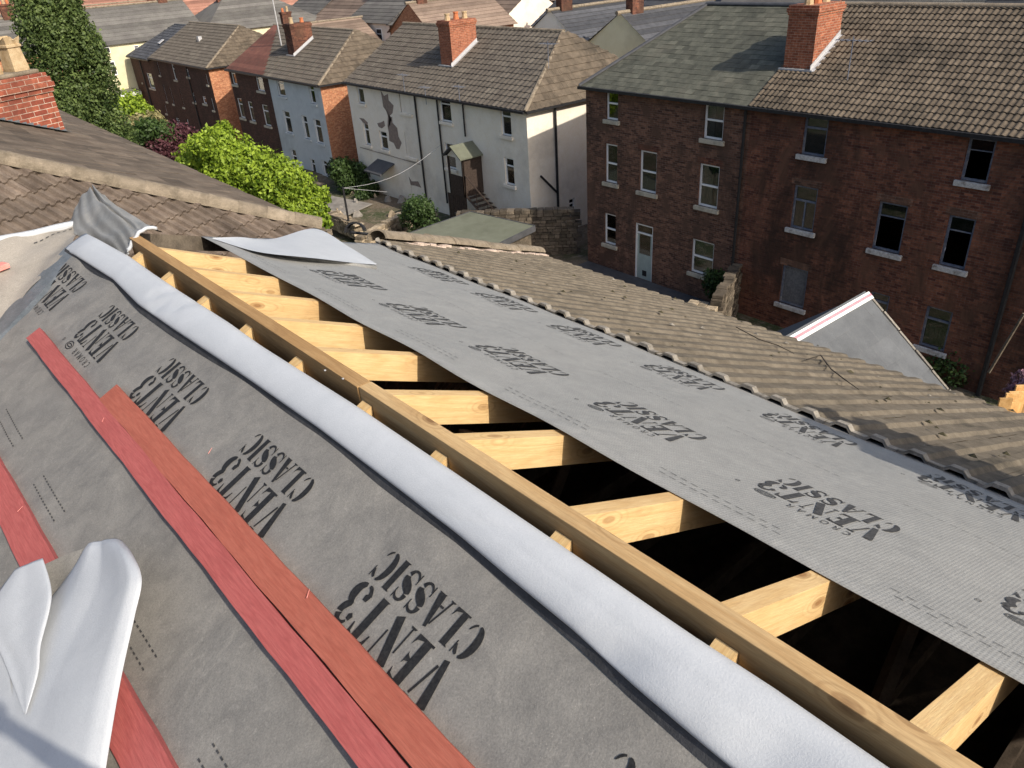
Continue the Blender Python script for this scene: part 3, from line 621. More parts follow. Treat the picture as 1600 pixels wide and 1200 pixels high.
fl = MB(); f3 = loft([(20,905,.06),(30,960,.04),(0,1100,.03),(-80,1300,.02)], [(140,850,.08),(110,900,.05),(80,1000,.03),(40,1300,.02)], 0, 0, .0)
fl.grid(f3, np.linspace(0,1,20), np.linspace(0,1,14)); g_ = fl.build('grey_face', M['mem_left'], flap, smooth=True)
fl = MB(); f4 = loft([(-80,930,.07),(-90,1100,.06),(-120,1300,.04)], [(-5,960,.085),(25,1110,.055),(40,1300,.04)], 0, 0, .0)
fl.grid(f4, np.linspace(0,1,20), np.linspace(0,1,14)); fl.build('flap_edge', M['mem_white'], flap, smooth=True)
# folded white corner on the right slope
def RP(px, py, lift): x, y = onS(px, py, 1, lift); return slope(x, y, lift)
Lc = np.array([RP(*p) for p in [(332,373,.012),(365,384,.012),(410,394,.03),(470,402,.04),(530,408,.035),(588,413,.02)]]); Rc = np.array([RP(*p) for p in [(333,371,.02),(372,371,.03),(425,373,.03),(492,357,.06),(545,386,.045),(589,412,.02)]])
fw = lambda a, b: spl(Lc, a)*(1-b)+spl(Rc, a)*b+ndir*(.004*math.sin(12*a+5*b))
mb = MB(); mb.grid(fw, np.linspace(0,1,50), np.linspace(0,1,16)); fc = mb.build('folded_membrane_corner', M['mem_white'], None, smooth=True)
tag(fc, 'white folded back membrane corner at the far end of the light grey sheet', 'membrane flap')
mb = MB(); mb.tube([RP(px, py, l) for px, py, l in [(430,397,.012),(500,408,.012),(545,413,.013),(587,419,.016)]], [.006,.014,.02,.024], 10); mb.build('curled_edge', M['saddle'], fc, smooth=True)

# ------------------------------------------------------------------ debris on the tiles
tz = lambda x, y, l: slope(x, y, l+.05)
for pts in ([(1150,512),(1185,531),(1215,540),(1240,554)], [(1260,563),(1282,556),(1298,577),(1318,594),(1342,609)], [(1282,556),(1292,572)]):
    mb = MB(); P_ = [onS(px, py, 1, .05) for px, py in pts]; mb.tube([slope(p[0], p[1], .055+.008*math.sin(i*3)) for i, p in enumerate(P_)], [.006]*(len(P_)-1)+[.003], 5)
    tag(mb.build('twig', M['twig'], None), {4:'thin dark twig bridging the tile rolls near the eaves',5:'forked dark twig lying across the middle of the tiles',2:'short side twig beside the forked twig'}[len(pts)], 'twig')
random.seed(11)
for i in range(130):
    x, y = random.uniform(3.1,6.0), random.uniform(.2,5.4); r = random.choice((.008,.012,.02,.034)); mb = MB(); c = slope(x, y, .05)
    k = random.randint(5,8); top = c+ndir*r*.7; ring = [c+udir*r*random.uniform(.6,1.5)*math.cos(2*PI*j/k)+vdir*r*random.uniform(.6,1.3)*math.sin(2*PI*j/k) for j in range(k)]
    for j in range(k): mb.face([ring[j], ring[(j+1)%k], top], random.random())
    tag(mb.build('moss_clump', M['moss'] if i % 5 else M['tile_edge'], None), ['small dark moss clump on the weathered brown tiles','tiny pale mortar crumb on the weathered brown tiles'][0 if i % 5 else 1], 'moss' if i % 5 else 'crumb', 'moss clumps on the old tiles' if i % 5 else 'mortar crumbs on the old tiles')

# ================================================================== NEIGHBOUR'S ROOF (rotated 27 degrees), left
a27 = math.radians(27); cdir = np.array([math.cos(a27), math.sin(a27), 0]); ddir = np.array([math.sin(a27), -math.cos(a27), 0])
SN = .95; tp = math.tan(math.radians(30)); P1 = CAM+ray(40,205)*8.5*SN/F
n1 = nrm(np.array([ddir[0]*tp, ddir[1]*tp, 1])); v1 = nrm(-ddir+np.array([0,0,tp]))
g1 = lambda px, py: onP(px, py, P1, n1)
hA, hE = g1(-30,246), g1(500,355)
nb = thing('neighbouring_house', (hE[0]-5, hE[1]+4, 0), 'brown tiled hipped roof with a brick chimney just beyond the ridge, at the upper left', 'house')
hd = hE-hA; hn = nrm(np.cross(hd, (0,0,1))); hn = hn if hn @ (CAM-hA)*np.array(1) > 0 else -hn   # points towards the near face
oF = hE-cdir*11
v_e = v1; LV = 5.2
mb = MB(); tiles(mb, oF-n1*.0, cdir, v1, n1, 11.2, LV, .232, .232, S_DOUBLE, prof_double, .032, .026, .003, .6)
# near face, kept on our side of the hip
mb.build('front_roof_slope', M['tile_nb'], nb, cut=[(hE, tuple(-hn))])
hx = (hE-hA); sl2 = -hx[2]/hx[0]; n2 = nrm(np.array([sl2, 0, 1])); v2 = nrm((-1, 0, sl2))
mb = MB(); tiles(mb, hE-np.array([0,.6,0]), (0,1,0), v2, n2, 13.5, 6.5, .30, .33, [0,.02,.98,1.], prof_flat, .004, .016, .004, .45, ju=.165)
mb.build('side_roof_slope', M['tile_nb2'], nb, cut=[(hE, tuple(hn))])
# hip tiles
L = np.linalg.norm(hA-hE); n_ = int(L*1.15/.31)
for k in range(n_):
    p, q = hE+(hA-hE)/L*(k*.312), hE+(hA-hE)/L*((k+1)*.312)
    mb = MB(); half_round(mb, q+(0,0,.005+random.uniform(-.006,.006)), p+(0,0,.005+random.uniform(-.006,.006)), (0,0,1), .115, .95, t=random.random(), flare=1.02); mb.build('hip_tile', M['ridge_tile'], nb, smooth=False)
mb = MB(); nn = nrm(np.cross(hd,(0,0,1)))
for k in range(int(L*12)):
    p = hE+(hA-hE)/L*(k/12); 
    mb.box(p-hn*0+(CAM-p)*0+nrm(np.array([ddir[0],ddir[1],0]))*random.uniform(.09,.12)+(0,0,-.11), (.07,.02,0), (-.02,.06,0), (0,0,random.uniform(.05,.08)), random.random())
mb.build('mortar_bedding', M['stone_dk'], nb)
# walls under the neighbour's roof
mb = MB(); zE = hE[2]-.15; cw = hE-cdir*.3-ddir*.35
def vq(mb, a, b, z0, z1): mb.face([(a[0],a[1],z0),(b[0],b[1],z0),(b[0],b[1],z1),(a[0],a[1],z1)])
vq(mb, cw, cw+np.array([0,13,0]), 0, zE); vq(mb, cw-cdir*11, cw, 0, zE); mb.build('wall', M['brick_left'], nb, uv=True)
# chimney
pc = onP(104,208, hE, n2); 
def obox(mb, o, a, b, la, lb, z0, z1, g=0): o = np.array([o[0],o[1],0]); mb.box(o-a*g-b*g+(0,0,z0), a*(la+2*g), b*(lb+2*g), (0,0,z1-z0))
mb = MB(); ztop = onP(78,108, pc, ddir)[2]; ca, cb_ = -cdir, -ddir
obox(mb, pc, ca, cb_, 1.5, .62, pc[2]-.9, ztop-.32)
for z0, z1, g in [(ztop-.32,ztop-.25,.025),(ztop-.25,ztop-.17,.05),(ztop-.17,ztop-.09,.03),(ztop-.09,ztop-.03,.0)]: obox(mb, pc, ca, cb_, 1.5, .62, z0, z1, g)
ch = mb.build('chimney', M['brick_nb'], nb, uv=True, bevel=.008)
mb = MB(); obox(mb, pc, ca, cb_, 1.5, .62, ztop-.03, ztop+.03, -.06); mb.build('mortar_cap', M['ridge_tile'], ch, bevel=.02)
mb = MB()   # stepped flashing on the front face
for k in range(16):
    p = pc-cdir*(k*.105)+ddir*.012; zr = hE[2]+(hE[0]-p[0])*sl2
    mb.box((p[0],p[1],zr-.12), -cdir*.108, ddir*.01, (0,0,.19+.01*(k%2)))
    mb.box((p[0],p[1],zr+.022), nrm(-cdir+np.array([0,0,sl2*cdir[0]]))*.125, ddir*.13, (0,0,.004))
mb.build('lead_flashing', M['lead'], nb)
for off in (.27, .72, 1.15):
    q = pc-cdir*off-ddir*.28; b = np.array([q[0],q[1],ztop+.02]); mb = MB(); prof = [(0,.125),(.05,.13),(.34,.105),(.35,.125),(.38,.125),(.39,.11),(.45,.125),(.50,.135)]
    sx, sy = cdir, ddir; Rg = []
    for z, r in prof: Rg.append([b+sx*r*i+sy*r*j+(0,0,z) for i, j in ((-1,-1),(-.1,-1),(.1,-1),(1,-1),(1,-.1),(1,.1),(1,1),(.1,1),(-.1,1),(-1,1),(-1,.1),(-1,-.1))])
    for j in range(0, 12):
        if j in (1,4,5,7,10,11): Rg[-1][j] = Rg[-1][j]-np.array([0,0,.06]) if j in (1,4,7,10) else Rg[-1][j]-np.array([0,0,.06])
    for A0, A1 in zip(Rg[:-1], Rg[1:]):
        for j in range(12): mb.face([A0[j], A0[(j+1)%12], A1[(j+1)%12], A1[j]])
    mb.face(Rg[-2])
    mb.build('chimney_pot', M['pot'], ch)

# ================================================================== HOUSES
XF = 22.2
def rng_boxes(L): return L
def wall_open(mb, o, u, L, z0, z1, ops, depth=.10):
    o = np.array(o, float); u = np.array(u, float); n = np.cross(u, (0,0,1)); P = lambda a, b, d=0: o+u*a+np.array([0,0,b-o[2]])-n*d
    us = sorted({0, L, *[q for op in ops for q in op[:2]]}); zs = sorted({z0, z1, *[q for op in ops for q in op[2:4]]})
    us = [q for q in us if 0 <= q <= L]; zs = [q for q in zs if z0 <= q <= z1]
    for a0, a1 in zip(us[:-1], us[1:]):
        for b0, b1 in zip(zs[:-1], zs[1:]):
            ca, cb = (a0+a1)/2, (b0+b1)/2
            if any(op[0] < ca < op[1] and op[2] < cb < op[3] for op in ops): continue
            mb.face([P(a0,b0), P(a1,b0), P(a1,b1), P(a0,b1)])
    for a0, a1, b0, b1 in [op[:4] for op in ops]:
        mb.face([P(a0,b0), P(a0,b0,depth), P(a0,b1,depth), P(a0,b1)]); mb.face([P(a1,b0,depth), P(a1,b0), P(a1,b1), P(a1,b1,depth)])
        mb.face([P(a0,b0), P(a1,b0), P(a1,b0,depth), P(a0,b0,depth)]); mb.face([P(a0,b1,depth), P(a1,b1,depth), P(a1,b1), P(a0,b1)])
def window(parent, o, u, a0, a1, b0, b1, style='sash', fm='upvc', sill='sill', curtain=0, arch=False, recess=.07):
    o = np.array(o, float); u = np.array(u, float); n = np.cross(u, (0,0,1)); B = lambda mb, x0, x1, y0, y1, d0, d1, t=.5: mb.box(o+u*x0+np.array([0,0,y0-o[2]])-n*d1, u*(x1-x0), (0,0,y1-y0), n*(d1-d0), t)
    w = .065; r = recess; W = a1-a0; Hh = b1-b0; mb = MB(); F0 = r; F1 = r+.05
    B(mb, a0, a0+w, b0, b1, F0, F1); B(mb, a1-w, a1, b0, b1, F0, F1); B(mb, a0+w, a1-w, b0, b0+w, F0, F1); B(mb, a0+w, a1-w, b1-w, b1, F0, F1)
    if style == 'sash': zm = b0+Hh*.5; B(mb, a0+w, a1-w, zm-.03, zm+.03, F0-.008, F1-.01)
    if style == 'top': zm = b0+Hh*.70; B(mb, a0+w, a1-w, zm-.03, zm+.03, F0, F1-.01)
    if style == 'cross': zm = b0+Hh*.66; B(mb, a0+w, a1-w, zm-.03, zm+.03, F0, F1-.01); xm = (a0+a1)/2; B(mb, xm-.02, xm+.02, b0+w, zm-.03, F0+.005, F1-.012)
    f = mb.build('window', M[fm], parent)
    if style != 'open':
        mb = MB(); zt = b1-w
        B(mb, a0+w, a1-w, b0+w, zt, F1-.018, F1-.012); mb.build('pane', M['board'] if style == 'board' else M['glass'], f)
    else:
        mb = MB(); B(mb, a0+w, a1-w, b0+Hh*.72, b1-w, F1-.018, F1-.012); mb.build('pane', M['glass'], f); mb = MB(); B(mb, a0+w, a1-w, b0+Hh*.70, b0+Hh*.72, F0, F1); mb.build('transom', M[fm], f)
    if curtain:
        mb = MB(); Y0 = b0+w; cw = W*(.32 if curtain == 1 else .9)
        for (x0, x1) in (((a0+w, a0+w+cw),) if curtain == 1 else ((a0+w, a1-w),)):
            k = 14; xs = np.linspace(x0, x1, k)
            for i in range(k-1):
                d0, d1 = F1+.05+.02*(i % 2), F1+.05+.02*((i+1) % 2); pp = lambda x, z, d: o+u*x+np.array([0,0,z-o[2]])-n*d
                mb.face([pp(xs[i],Y0,d0), pp(xs[i+1],Y0,d1), pp(xs[i+1],b1-w if curtain < 3 else b0+Hh*.5,d1), pp(xs[i],b1-w if curtain < 3 else b0+Hh*.5,d0)])
        mb.build('curtain', M['curtain'], f)
    if sill: mb = MB(); B(mb, a0-.11, a1+.11, b0-.15, b0, -.09, r); mb.build('sill', M[sill], f, bevel=.012)
    return f
def fq_(cx0, cy0, cx1, cy1, ox, oy, s, X=XF):   # top left and bottom right of an opening in a zoomed crop -> Y far, Y near, z top, z bottom
    a = onX(ox+cx0/s, oy+cy0/s, X); b = onX(ox+cx1/s, oy+cy1/s, X); return a[1], b[1], a[2], b[2]
def hip_house(name, label, Yn, Yf, ze, mats, ops, zbase=-.6, hipn=0, hipf=0, XR_=26.4, zr=None, X1=30.6, gauge=.36, cover=.33, prof=None, samples=None, amp=.03, over=.22, endops=[], roofmats=None, cat='house', group=None, ju=0, step=.03, tv=.5):
    t = thing(name, (XF, (Yn+Yf)/2, zbase), label, cat, group); zr = zr or ze+(XR_-XF)*.585
    mb = MB(); aops = [(Yf-a[0], Yf-a[1], a[3], a[2]) for a in ops]
    wall_open(mb, (XF, Yf, 0), (0,-1,0), Yf-Yn, zbase, ze, aops)
    mb.build('front_wall', M[mats[0]], t, uv=True)
    mb = MB(); wall_open(mb, (XF, Yn, 0), (1,0,0), X1-XF, zbase, ze, endops)
    mb.face([(XF,Yf,zbase),(X1,Yf,zbase),(X1,Yf,ze),(XF,Yf,ze)][::-1]); mb.face([(X1,Yn,zbase),(X1,Yf,zbase),(X1,Yf,ze),(X1,Yn,ze)])
    if not hipn: mb.face([(XF,Yn,ze),(X1,Yn,ze),(XR_,Yn,zr-.05)])
    if not hipf: mb.face([(XF,Yf,ze),(X1,Yf,ze),(XR_,Yf,zr-.05)][::-1])
    mb.build('side_wall', M[mats[1]], t, uv=True)
    # roof: front slope as tiles cut on the hips
    v = nrm((XR_-XF, 0, zr-ze)); n = nrm(np.cross((0,-1,0), v)); 
    if n[2] < 0: n = -n
    ln = math.hypot(XR_-XF, zr-ze)+over; o = np.array([XF, Yf+(.0), ze])-v*over; cut = []
    if hipn: cut.append(((XF-over*.8, Yn-.12, ze), nrm((hipn+.0, -(XR_-XF), 0))))
    if hipf: cut.append(((XF-over*.8, Yf+.12, ze), nrm((hipf, (XR_-XF), 0))))
    mb = MB(); y1 = Yf+(.15 if hipf else 0); y0 = Yn-(.15 if hipn else 0)
    tiles(mb, o+np.array([0,y1-Yf,0]), (0,-1,0), v, n, y1-y0, ln, gauge, cover, samples or S_PAN, prof or prof_pan, amp, step, .005, tv, ju)
    cut.append(((0, y0, 0), (0,-1,0))); cut.append(((XR_+.02,0,0),(1,0,0)))
    rf = mb.build('roof', M[mats[2]], t, cut=cut)
    for (side, hp, Y) in ((-1, hipn, Yn), (1, hipf, Yf)):
        if not hp: continue
        vv = nrm((0, -side*hp, zr-ze)); uu = np.array([-side, 0, 0.])*-1 if side < 0 else np.array([-1.,0,0]); 
        uu = np.array([1.,0,0]) if side < 0 else np.array([-1.,0,0]); nn = nrm(np.cross(uu, vv)); W_ = X1-XF+2*over; oo = np.array([XF-over if side < 0 else X1+over, Y+side*.2, ze-.12])
        mb = MB(); tiles(mb, oo, uu, vv, nn, W_, math.hypot(hp, zr-ze)+.1, gauge*.95, cover, samples or S_PAN, prof or prof_pan, amp, step, .005, tv, ju)
        c1 = ((XF-over, Y+side*.2, 0), nrm((-(hp+.2), -side*(XR_-XF+over), 0))); c2 = ((X1+over, Y+side*.2, 0), nrm((hp+.2, -side*(X1-XR_+over), 0)))
        mb.build('hip_slope', M[mats[3] if len(mats) > 3 else mats[2]], t, cut=[c1, c2])
    mb = MB(); yn, yf = Yn+(hipn or 0), Yf-(hipf or 0)
    mb.face([(XR_,yn,zr),(X1+over,y0,ze-.1),(X1+over,y1,ze-.1),(XR_,yf,zr)]); mb.build('rear_roof_slope', M[mats[2]], t)
    mb = MB(); r = .11
    half_round(mb, (XR_,yn-.05,zr-.01), (XR_,yf+.05,zr-.01), (0,0,1), r, .9)
    if hipn: half_round(mb, (XR_,yn,zr-.01), (XF-over*.9,Yn-.15,ze-.10), (0,0,1), .10, .8)
    if hipf: half_round(mb, (XR_,yf,zr-.01), (XF-over*.9,Yf+.15,ze-.10), (0,0,1), .10, .8)
    mb.build('ridge_tiles', M['ridge_tile'] if 'slate' not in mats[2] else M['slate_dk'], t)
    mb = MB(); mb.cbox(XF-over-.1, XF-over+.02, y0, y1, ze-.20, ze-.10); mb.cbox(XF-over+.02, XF-.003, y0+.1, y1-.1, ze-.16, ze-.11)
    if hipn: mb.cbox(XF-over, X1, y0-.14, y0-.04, ze-.20, ze-.10)
    mb.build('gutter', M['black'], t)
    return t
def chim(parent, x0, x1, y0, y1, zb_, zt, mat='brick_ch', pots=2, flash=None, potm='pot', alongx=True):
    mb = MB(); mb.cbox(x0,x1,y0,y1,zb_,zt-.28)
    for z0, z1, g in ((zt-.28,zt-.2,.03),(zt-.2,zt-.08,.06),(zt-.08,zt,.02)): mb.cbox(x0-g,x1+g,y0-g,y1+g,z0,z1)
    c = mb.build('chimney', M[mat], parent, uv=True)
    for k in range(pots):
        f = (k+.5)/pots; x, y = (x0+(x1-x0)*f, (y0+y1)/2) if alongx else ((x0+x1)/2, y0+(y1-y0)*f); mb = MB(); h = random.uniform(.25,.42)
        mb.tube([(x,y,zt),(x,y,zt+.05),(x,y,zt+h-.06),(x,y,zt+h-.06),(x,y,zt+h)], [.15,.14,.11,.14,.14], 8); mb.build('chimney_pot', M[potm if k % 2 == 0 else 'pot_red'], c, smooth=False)
    return c
def flashing(parent, x0, x1, y0, y1, ze, slope_, th=.02):
    mb = MB(); z = lambda x: ze+(x-XF)*slope_
    mb.prism([(x0-.12,y0-.03,z(x0-.12)+.02),(x1,y0-.03,z(x1)+.02),(x1,y0-.03,z(x1)+.22),(x0-.12,y0-.03,z(x0-.12)+.22)], (0,.02,0))
    mb.prism([(x0-.12,y0-.16,z(x0-.12)+.06),(x1,y0-.16,z(x1)+.06),(x1,y0-.03,z(x1)+.06),(x0-.12,y0-.03,z(x0-.12)+.06)], (0,0,.01))
    mb.box((x0-.14,y0-.1,z(x0-.14)+.06), (.0,y1-y0+.2,0), (.14,0,.0), (0,0,.05)); mb.build('lead_flashing', M['metal'], parent)
def pipe(parent, pts, r=.05, name='downpipe'):
    mb = MB(); mb.tube(pts, r, 6); return mb.build(name, M['black'], parent)
cropB = lambda *q: fq_(*q, 880, 0, 2.2222); 
def wid_(q, k): a, b, c, d = q; m, h = (a+b)/2, (a-b)/2*k; return m+h, m-h, c, d
cropW = lambda *q: wid_(fq_(*q, 500, 0, 3.), 1.35); cropC = lambda *q: wid_(fq_(*q, 200, 0, 4.), 1.6)
def put_windows(t, Yf, items, u=(0,-1,0), o=None):
    for (Ya, Yb, zt, zb_), kw in items: window(t, o or (XF, Yf, 0), u, Yf-Ya, Yf-Yb, zb_, zt, **kw)
# --- slate roofed brick house
items = [(cropB(149,300,190,420), dict(curtain=2)), (cropB(493,348,552,490), dict(curtain=1)), (cropB(146,497,187,640), dict(curtain=2)), (cropB(267,520,321,675), dict(curtain=1)),
         (cropB(474,566,533,728), dict(curtain=2)), (cropB(143,738,182,855), dict(curtain=3)), (cropB(448,827,516,965), dict(curtain=2))]
dr = cropB(250,772,306,982)
BZ = 6.72; Yj = 15.1
slateh = hip_house('brick_house', 'brick house with mottled green grey slate roof, white sash windows and pale back door', Yj, 22.65, BZ, ['brick_left','brick_left','slate'], [i[0] for i in items]+[dr], zbase=-1.2, hipf=2.4, XR_=26.35, zr=9.12, gauge=.24, cover=.32, prof=prof_flat, samples=S_FLAT, amp=.004, ju=.16, step=.008, tv=.6)
put_windows(slateh, 22.65, items)
def door(t, Yf, q, mat='door', fm='upvc'):
    Ya, Yb, zt, zb_ = q; mb = MB(); r = .05; a, b = Yb, Ya; X = XF+.05
    mb.cbox(X,X+.06,a,a+.07,zb_,zt); mb.cbox(X,X+.06,b-.07,b,zb_,zt); mb.cbox(X,X+.06,a+.07,b-.07,zt-.07,zt); mb.cbox(X+.003,X+.06,a+.07,b-.07,zt-.42,zt-.36)
    d = mb.build('door', M[fm], t); mb = MB(); mb.cbox(X+.03,X+.05,a+.07,b-.07,zb_,zb_+1.05); mb.cbox(X+.03,X+.05,a+.07,a+.17,zb_+1.05,zt-.42); mb.cbox(X+.03,X+.05,b-.17,b-.07,zb_+1.05,zt-.42)
    for k in range(1,5): mb.cbox(X+.024,X+.03,a+.12+(b-a-.24)*k/5,a+.13+(b-a-.24)*k/5,zb_+.1,zb_+.95)
    mb.build('door_leaf', M[mat], d); mb = MB(); mb.cbox(X+.035,X+.045,a+.17,b-.17,zb_+1.05,zt-.42); mb.cbox(X+.035,X+.045,a+.07,b-.07,zt-.36,zt-.07); mb.build('pane', M['glass'], d)
    return d
d = door(slateh, 22.65, dr); mb = MB(); mb.cbox(XF+.07,XF+.08,(dr[0]+dr[1])/2-.12,(dr[0]+dr[1])/2+.1,dr[3]+.15,dr[3]+.38); mb.build('cat_flap', M['black'], d)
mb = MB(); mb.cbox(XF-.35,XF-.02,dr[1]-.1,dr[0]+.1,dr[3]-.2,dr[3]-.02); mb.build('doorstep', M['black'], slateh)
pipe(slateh, [(XF-.08,15.25,BZ-.1),(XF-.08,15.25,-.6)], .055)
# raised soldier arches
for q, _ in items[3:5]: mb = MB(); mb.cbox(XF-.006,XF+.02,q[1]-.1,q[0]+.1,q[2]+.003,q[2]+.22); mb.build('brick_arch', M['brick'], slateh, uv=True)
# --- tile roofed brick house
bl = lambda **k: dict(fm='frame_blue', sill='sill_w', **k)
ritems = [(cropB(840,400,905,548), bl(style='top')), (cropB(1410,475,1470,640), bl(style='open')), (cropB(803,640,865,808), bl(style='cross')), (cropB(1098,697,1165,885), bl(style='open')),
          (cropB(1340,745,1392,940), bl(style='open')), (cropB(762,918,832,1075), bl(style='board')), (cropB(1068,1010,1115,1130), bl(style='top')), (cropB(1262,1060,1320,1225), bl(style='top', curtain=3))]
righth = hip_house('brick_house', 'run down brick house with brown pantile roof and open blue framed windows', 3.5, Yj, BZ, ['brick','brick','tile_pan'], [i[0] for i in ritems], zbase=-1.6, XR_=26.3, zr=9.16, gauge=.27, cover=.17, samples=S_PAN, amp=.03, step=.03, tv=.6)
put_windows(righth, Yj, ritems)
for q, _ in ritems[:6]: mb = MB(); mb.cbox(XF-.005,XF+.02,q[1]-.1,q[0]+.1,q[2]+.003,q[2]+.23); mb.build('brick_arch', M['brick_left'], righth, uv=True)
pa, pb = onX(1598,370,XF), onX(1563,500,XF); pipe(righth, [(XF-.1,pa[1],BZ-.1),(XF-.1,pb[1],-1.2)], .07)
# chimney on the party line
chim(slateh, 23.6, 25.0, 14.0, 15.0, 7.2, 9.38, pots=3); flashing(slateh, 23.6, 25.0, 14.0, 15.0, BZ, (9.14-BZ)/4.15)
chim(righth, 23.9, 25.3, 3.9, 4.9, 7.2, 9.5, pots=3)
# --- white pair
wpos = {'a':(170,383,208,487),'b':(372,418,422,533),'c':(562,450,612,575),'d':(850,505,893,640),'e':(202,575,236,682),'f':(280,612,318,705),'g':(400,620,447,742),'h':(588,668,634,795),'i':(868,737,908,872),'j':(615,908,658,1010),'k':(432,870,473,955)}
W = {k: cropW(*v) for k, v in wpos.items()}
Yw = 36.4; ZW = 5.42
near = [(W[k], dict(style='top', sill='white', curtain=c)) for k, c in (('c',2),('d',0),('h',2),('i',1),('j',0))]
farw = [(W[k], dict(style='top', sill='white', curtain=c)) for k, c in (('a',0),('b',3),('e',1),('f',2),('g',2),('k',0))]
e1 = (onY(500+1168/3,935/3,26.3), onY(500+1197/3,1005/3,26.3)); e2 = (onY(500+1030/3,1040/3,26.3), onY(500+1065/3,1085/3,26.3))
eops = [(p[0]-XF, q[0]-XF, q[2], p[2]) for p, q in (e1, e2)]
wh1 = hip_house('rendered_house', 'white rendered house with outside stair and gabled porch, nearer half of the white pair', 26.3, Yw, ZW, ['white','white','tile_far','tile_pan'], [i[0] for i in near], zbase=-.9, hipn=2.2, XR_=26.5, zr=7.9, gauge=.36, cover=.33, amp=.03, endops=eops, tv=.4)
put_windows(wh1, Yw, near)
for a in eops: window(wh1, (XF,26.3,0), (1,0,0), *a, style='top', sill='white')
wh2 = hip_house('rendered_house', 'white rendered house with large peeling bare patch, farther half of the white pair', Yw, 42.0, ZW, ['white','white','tile_far'], [i[0] for i in farw], zbase=-.9, hipf=0, XR_=26.5, zr=7.9, gauge=.36, cover=.33, amp=.03, tv=.4)
put_windows(wh2, 42.0, farw)
chim(wh1, 23.9, 25.5, 33.8, 34.8, 6.0, 8.45, pots=3); flashing(wh1, 23.9, 25.5, 33.8, 34.8, ZW, (7.9-ZW)/4.3)
for (cx, y0, y1, t_, r) in ((440,435,1000,wh1,.05),(1100,490,1050,None,.06),(545,455,950,wh1,.045),(668,490,640,wh1,.04)):
    if t_ is None: p = onY(500+1098/3, 490/3, 26.25); pipe(wh1, [(p[0],26.2,ZW-.1),(p[0],26.2,-.5)], .06); pipe(wh1, [(p[0],26.2,1.4),(p[0]-1.0,26.2,2.4)], .05)
    else: p = onX(500+cx/3, y0/3, XF-.07); q = onX(500+(cx+ (y1-y0)*.09)/3, y1/3, XF-.07); pipe(t_, [(XF-.07,p[1],p[2]),(XF-.07,p[1],q[2])], r)
# peeling patch
def patch(parent, pts, mat='bare', d=.006):
    P_ = [onX(500+x/3, y/3, XF-d) for x, y in pts]; mb = MB(); mb.face(P_); o = mb.build('bare_patch', M[mat], parent); return o
patch(wh2, [(283,420),(300,450),(318,440),(322,470),(345,495),(340,530),(325,545),(330,580),(320,600),(335,560),(318,545),(310,520),(296,500),(292,470)])
patch(wh2, [(318,540),(338,550),(340,575),(362,600),(368,640),(383,670),(372,700),(358,698),(345,670),(325,660),(322,620),(316,590)])
patch(wh2, [(268,578),(290,572),(300,565),(305,590),(290,602),(275,595)]); patch(wh2, [(183,552),(205,556),(224,575),(222,588),(200,572)]); patch(wh2, [(415,825),(430,850),(460,850),(475,880),(445,870),(425,868)])
mb = MB(); p, q = onX(500+190/3,690/3,XF), onX(500+470/3,770/3,XF); mb.tube([(XF-.02,p[1],p[2]),(XF-.02,q[1],q[2])], .02, 4); mb.build('string_course', M['bare'], wh2)
# canopy
c = onX(500+315/3, 770/3, XF); mb = MB(); mb.prism([(XF,c[1]-.8,c[2]+.1),(XF-1.0,c[1]-.8,c[2]-.35),(XF-1.0,c[1]+1.0,c[2]-.35),(XF,c[1]+1.0,c[2]+.1)], (0,0,.07)); mb.build('door_canopy', M['slate_dk'], wh2)
# porch and stair
pp = onX(500+735/3, 800/3, XF); py0 = pp[1]-.45; py1 = pp[1]+.75; zf = onX(500+790/3, 905/3, XF)[2]+.1; xo = XF-1.15
mb = MB(); mb.cbox(xo,XF-.004,py0,py1,zf-.12,zf); mb.cbox(xo+.02,XF-.004,py0,py0+.06,zf,zf+1.75); mb.cbox(xo,xo+.05,py0+.002,py1,zf,zf+.85)
for y in (py0, py1-.08):
    mb.cbox(xo,xo+.08,y,y+.08,-.6,zf+1.8)
for k in range(9): mb.cbox(xo+.003,xo+.04,py0+.05+k*.16,py0+.05+k*.16+.13,-.4,zf-.13)
porch = mb.build('porch', M['frame_dk'], wh1); mb = MB(); ym = (py0+py1)/2; ze_ = zf+1.72; zr_ = zf+2.2
for s, y in ((0,py0-.15),(1,py1+.15)): mb.prism([(xo-.2,y,ze_-.05),(XF,y,ze_-.05),(XF,ym,zr_),(xo-.2,ym,zr_)], (0,0,.06), .5, s)
mb.build('porch_roof', [M['felt'], M['slate_dk']], porch); mb = MB(); mb.face([(xo,py0,ze_-.02),(xo,py1,ze_-.02),(xo,ym,zr_-.08)][::-1]); mb.build('gable', M['white'], porch)
mb = MB(); ns = 12; sy0 = py0; 
for k in range(ns): z = zf-(k+1)*(zf+.6)/ns; mb.cbox(XF-1.0,XF-.1,sy0-(k+1)*.26,sy0-k*.26,z-.04,z)
mb.tube([(XF-1.05,sy0,zf+.9),(XF-1.05,sy0-ns*.26,.3)], .03, 5); mb.tube([(XF-1.05,sy0,zf-.1),(XF-1.05,sy0-ns*.26,-.6)], .07, 4)
for k in range(0, ns+1, 3): z = zf-k*(zf+.6)/ns; mb.tube([(XF-1.05,sy0-k*.26,z),(XF-1.05,sy0-k*.26,z+.9)], .025, 4)
mb.build('stair', M['frame_dk'], wh1)
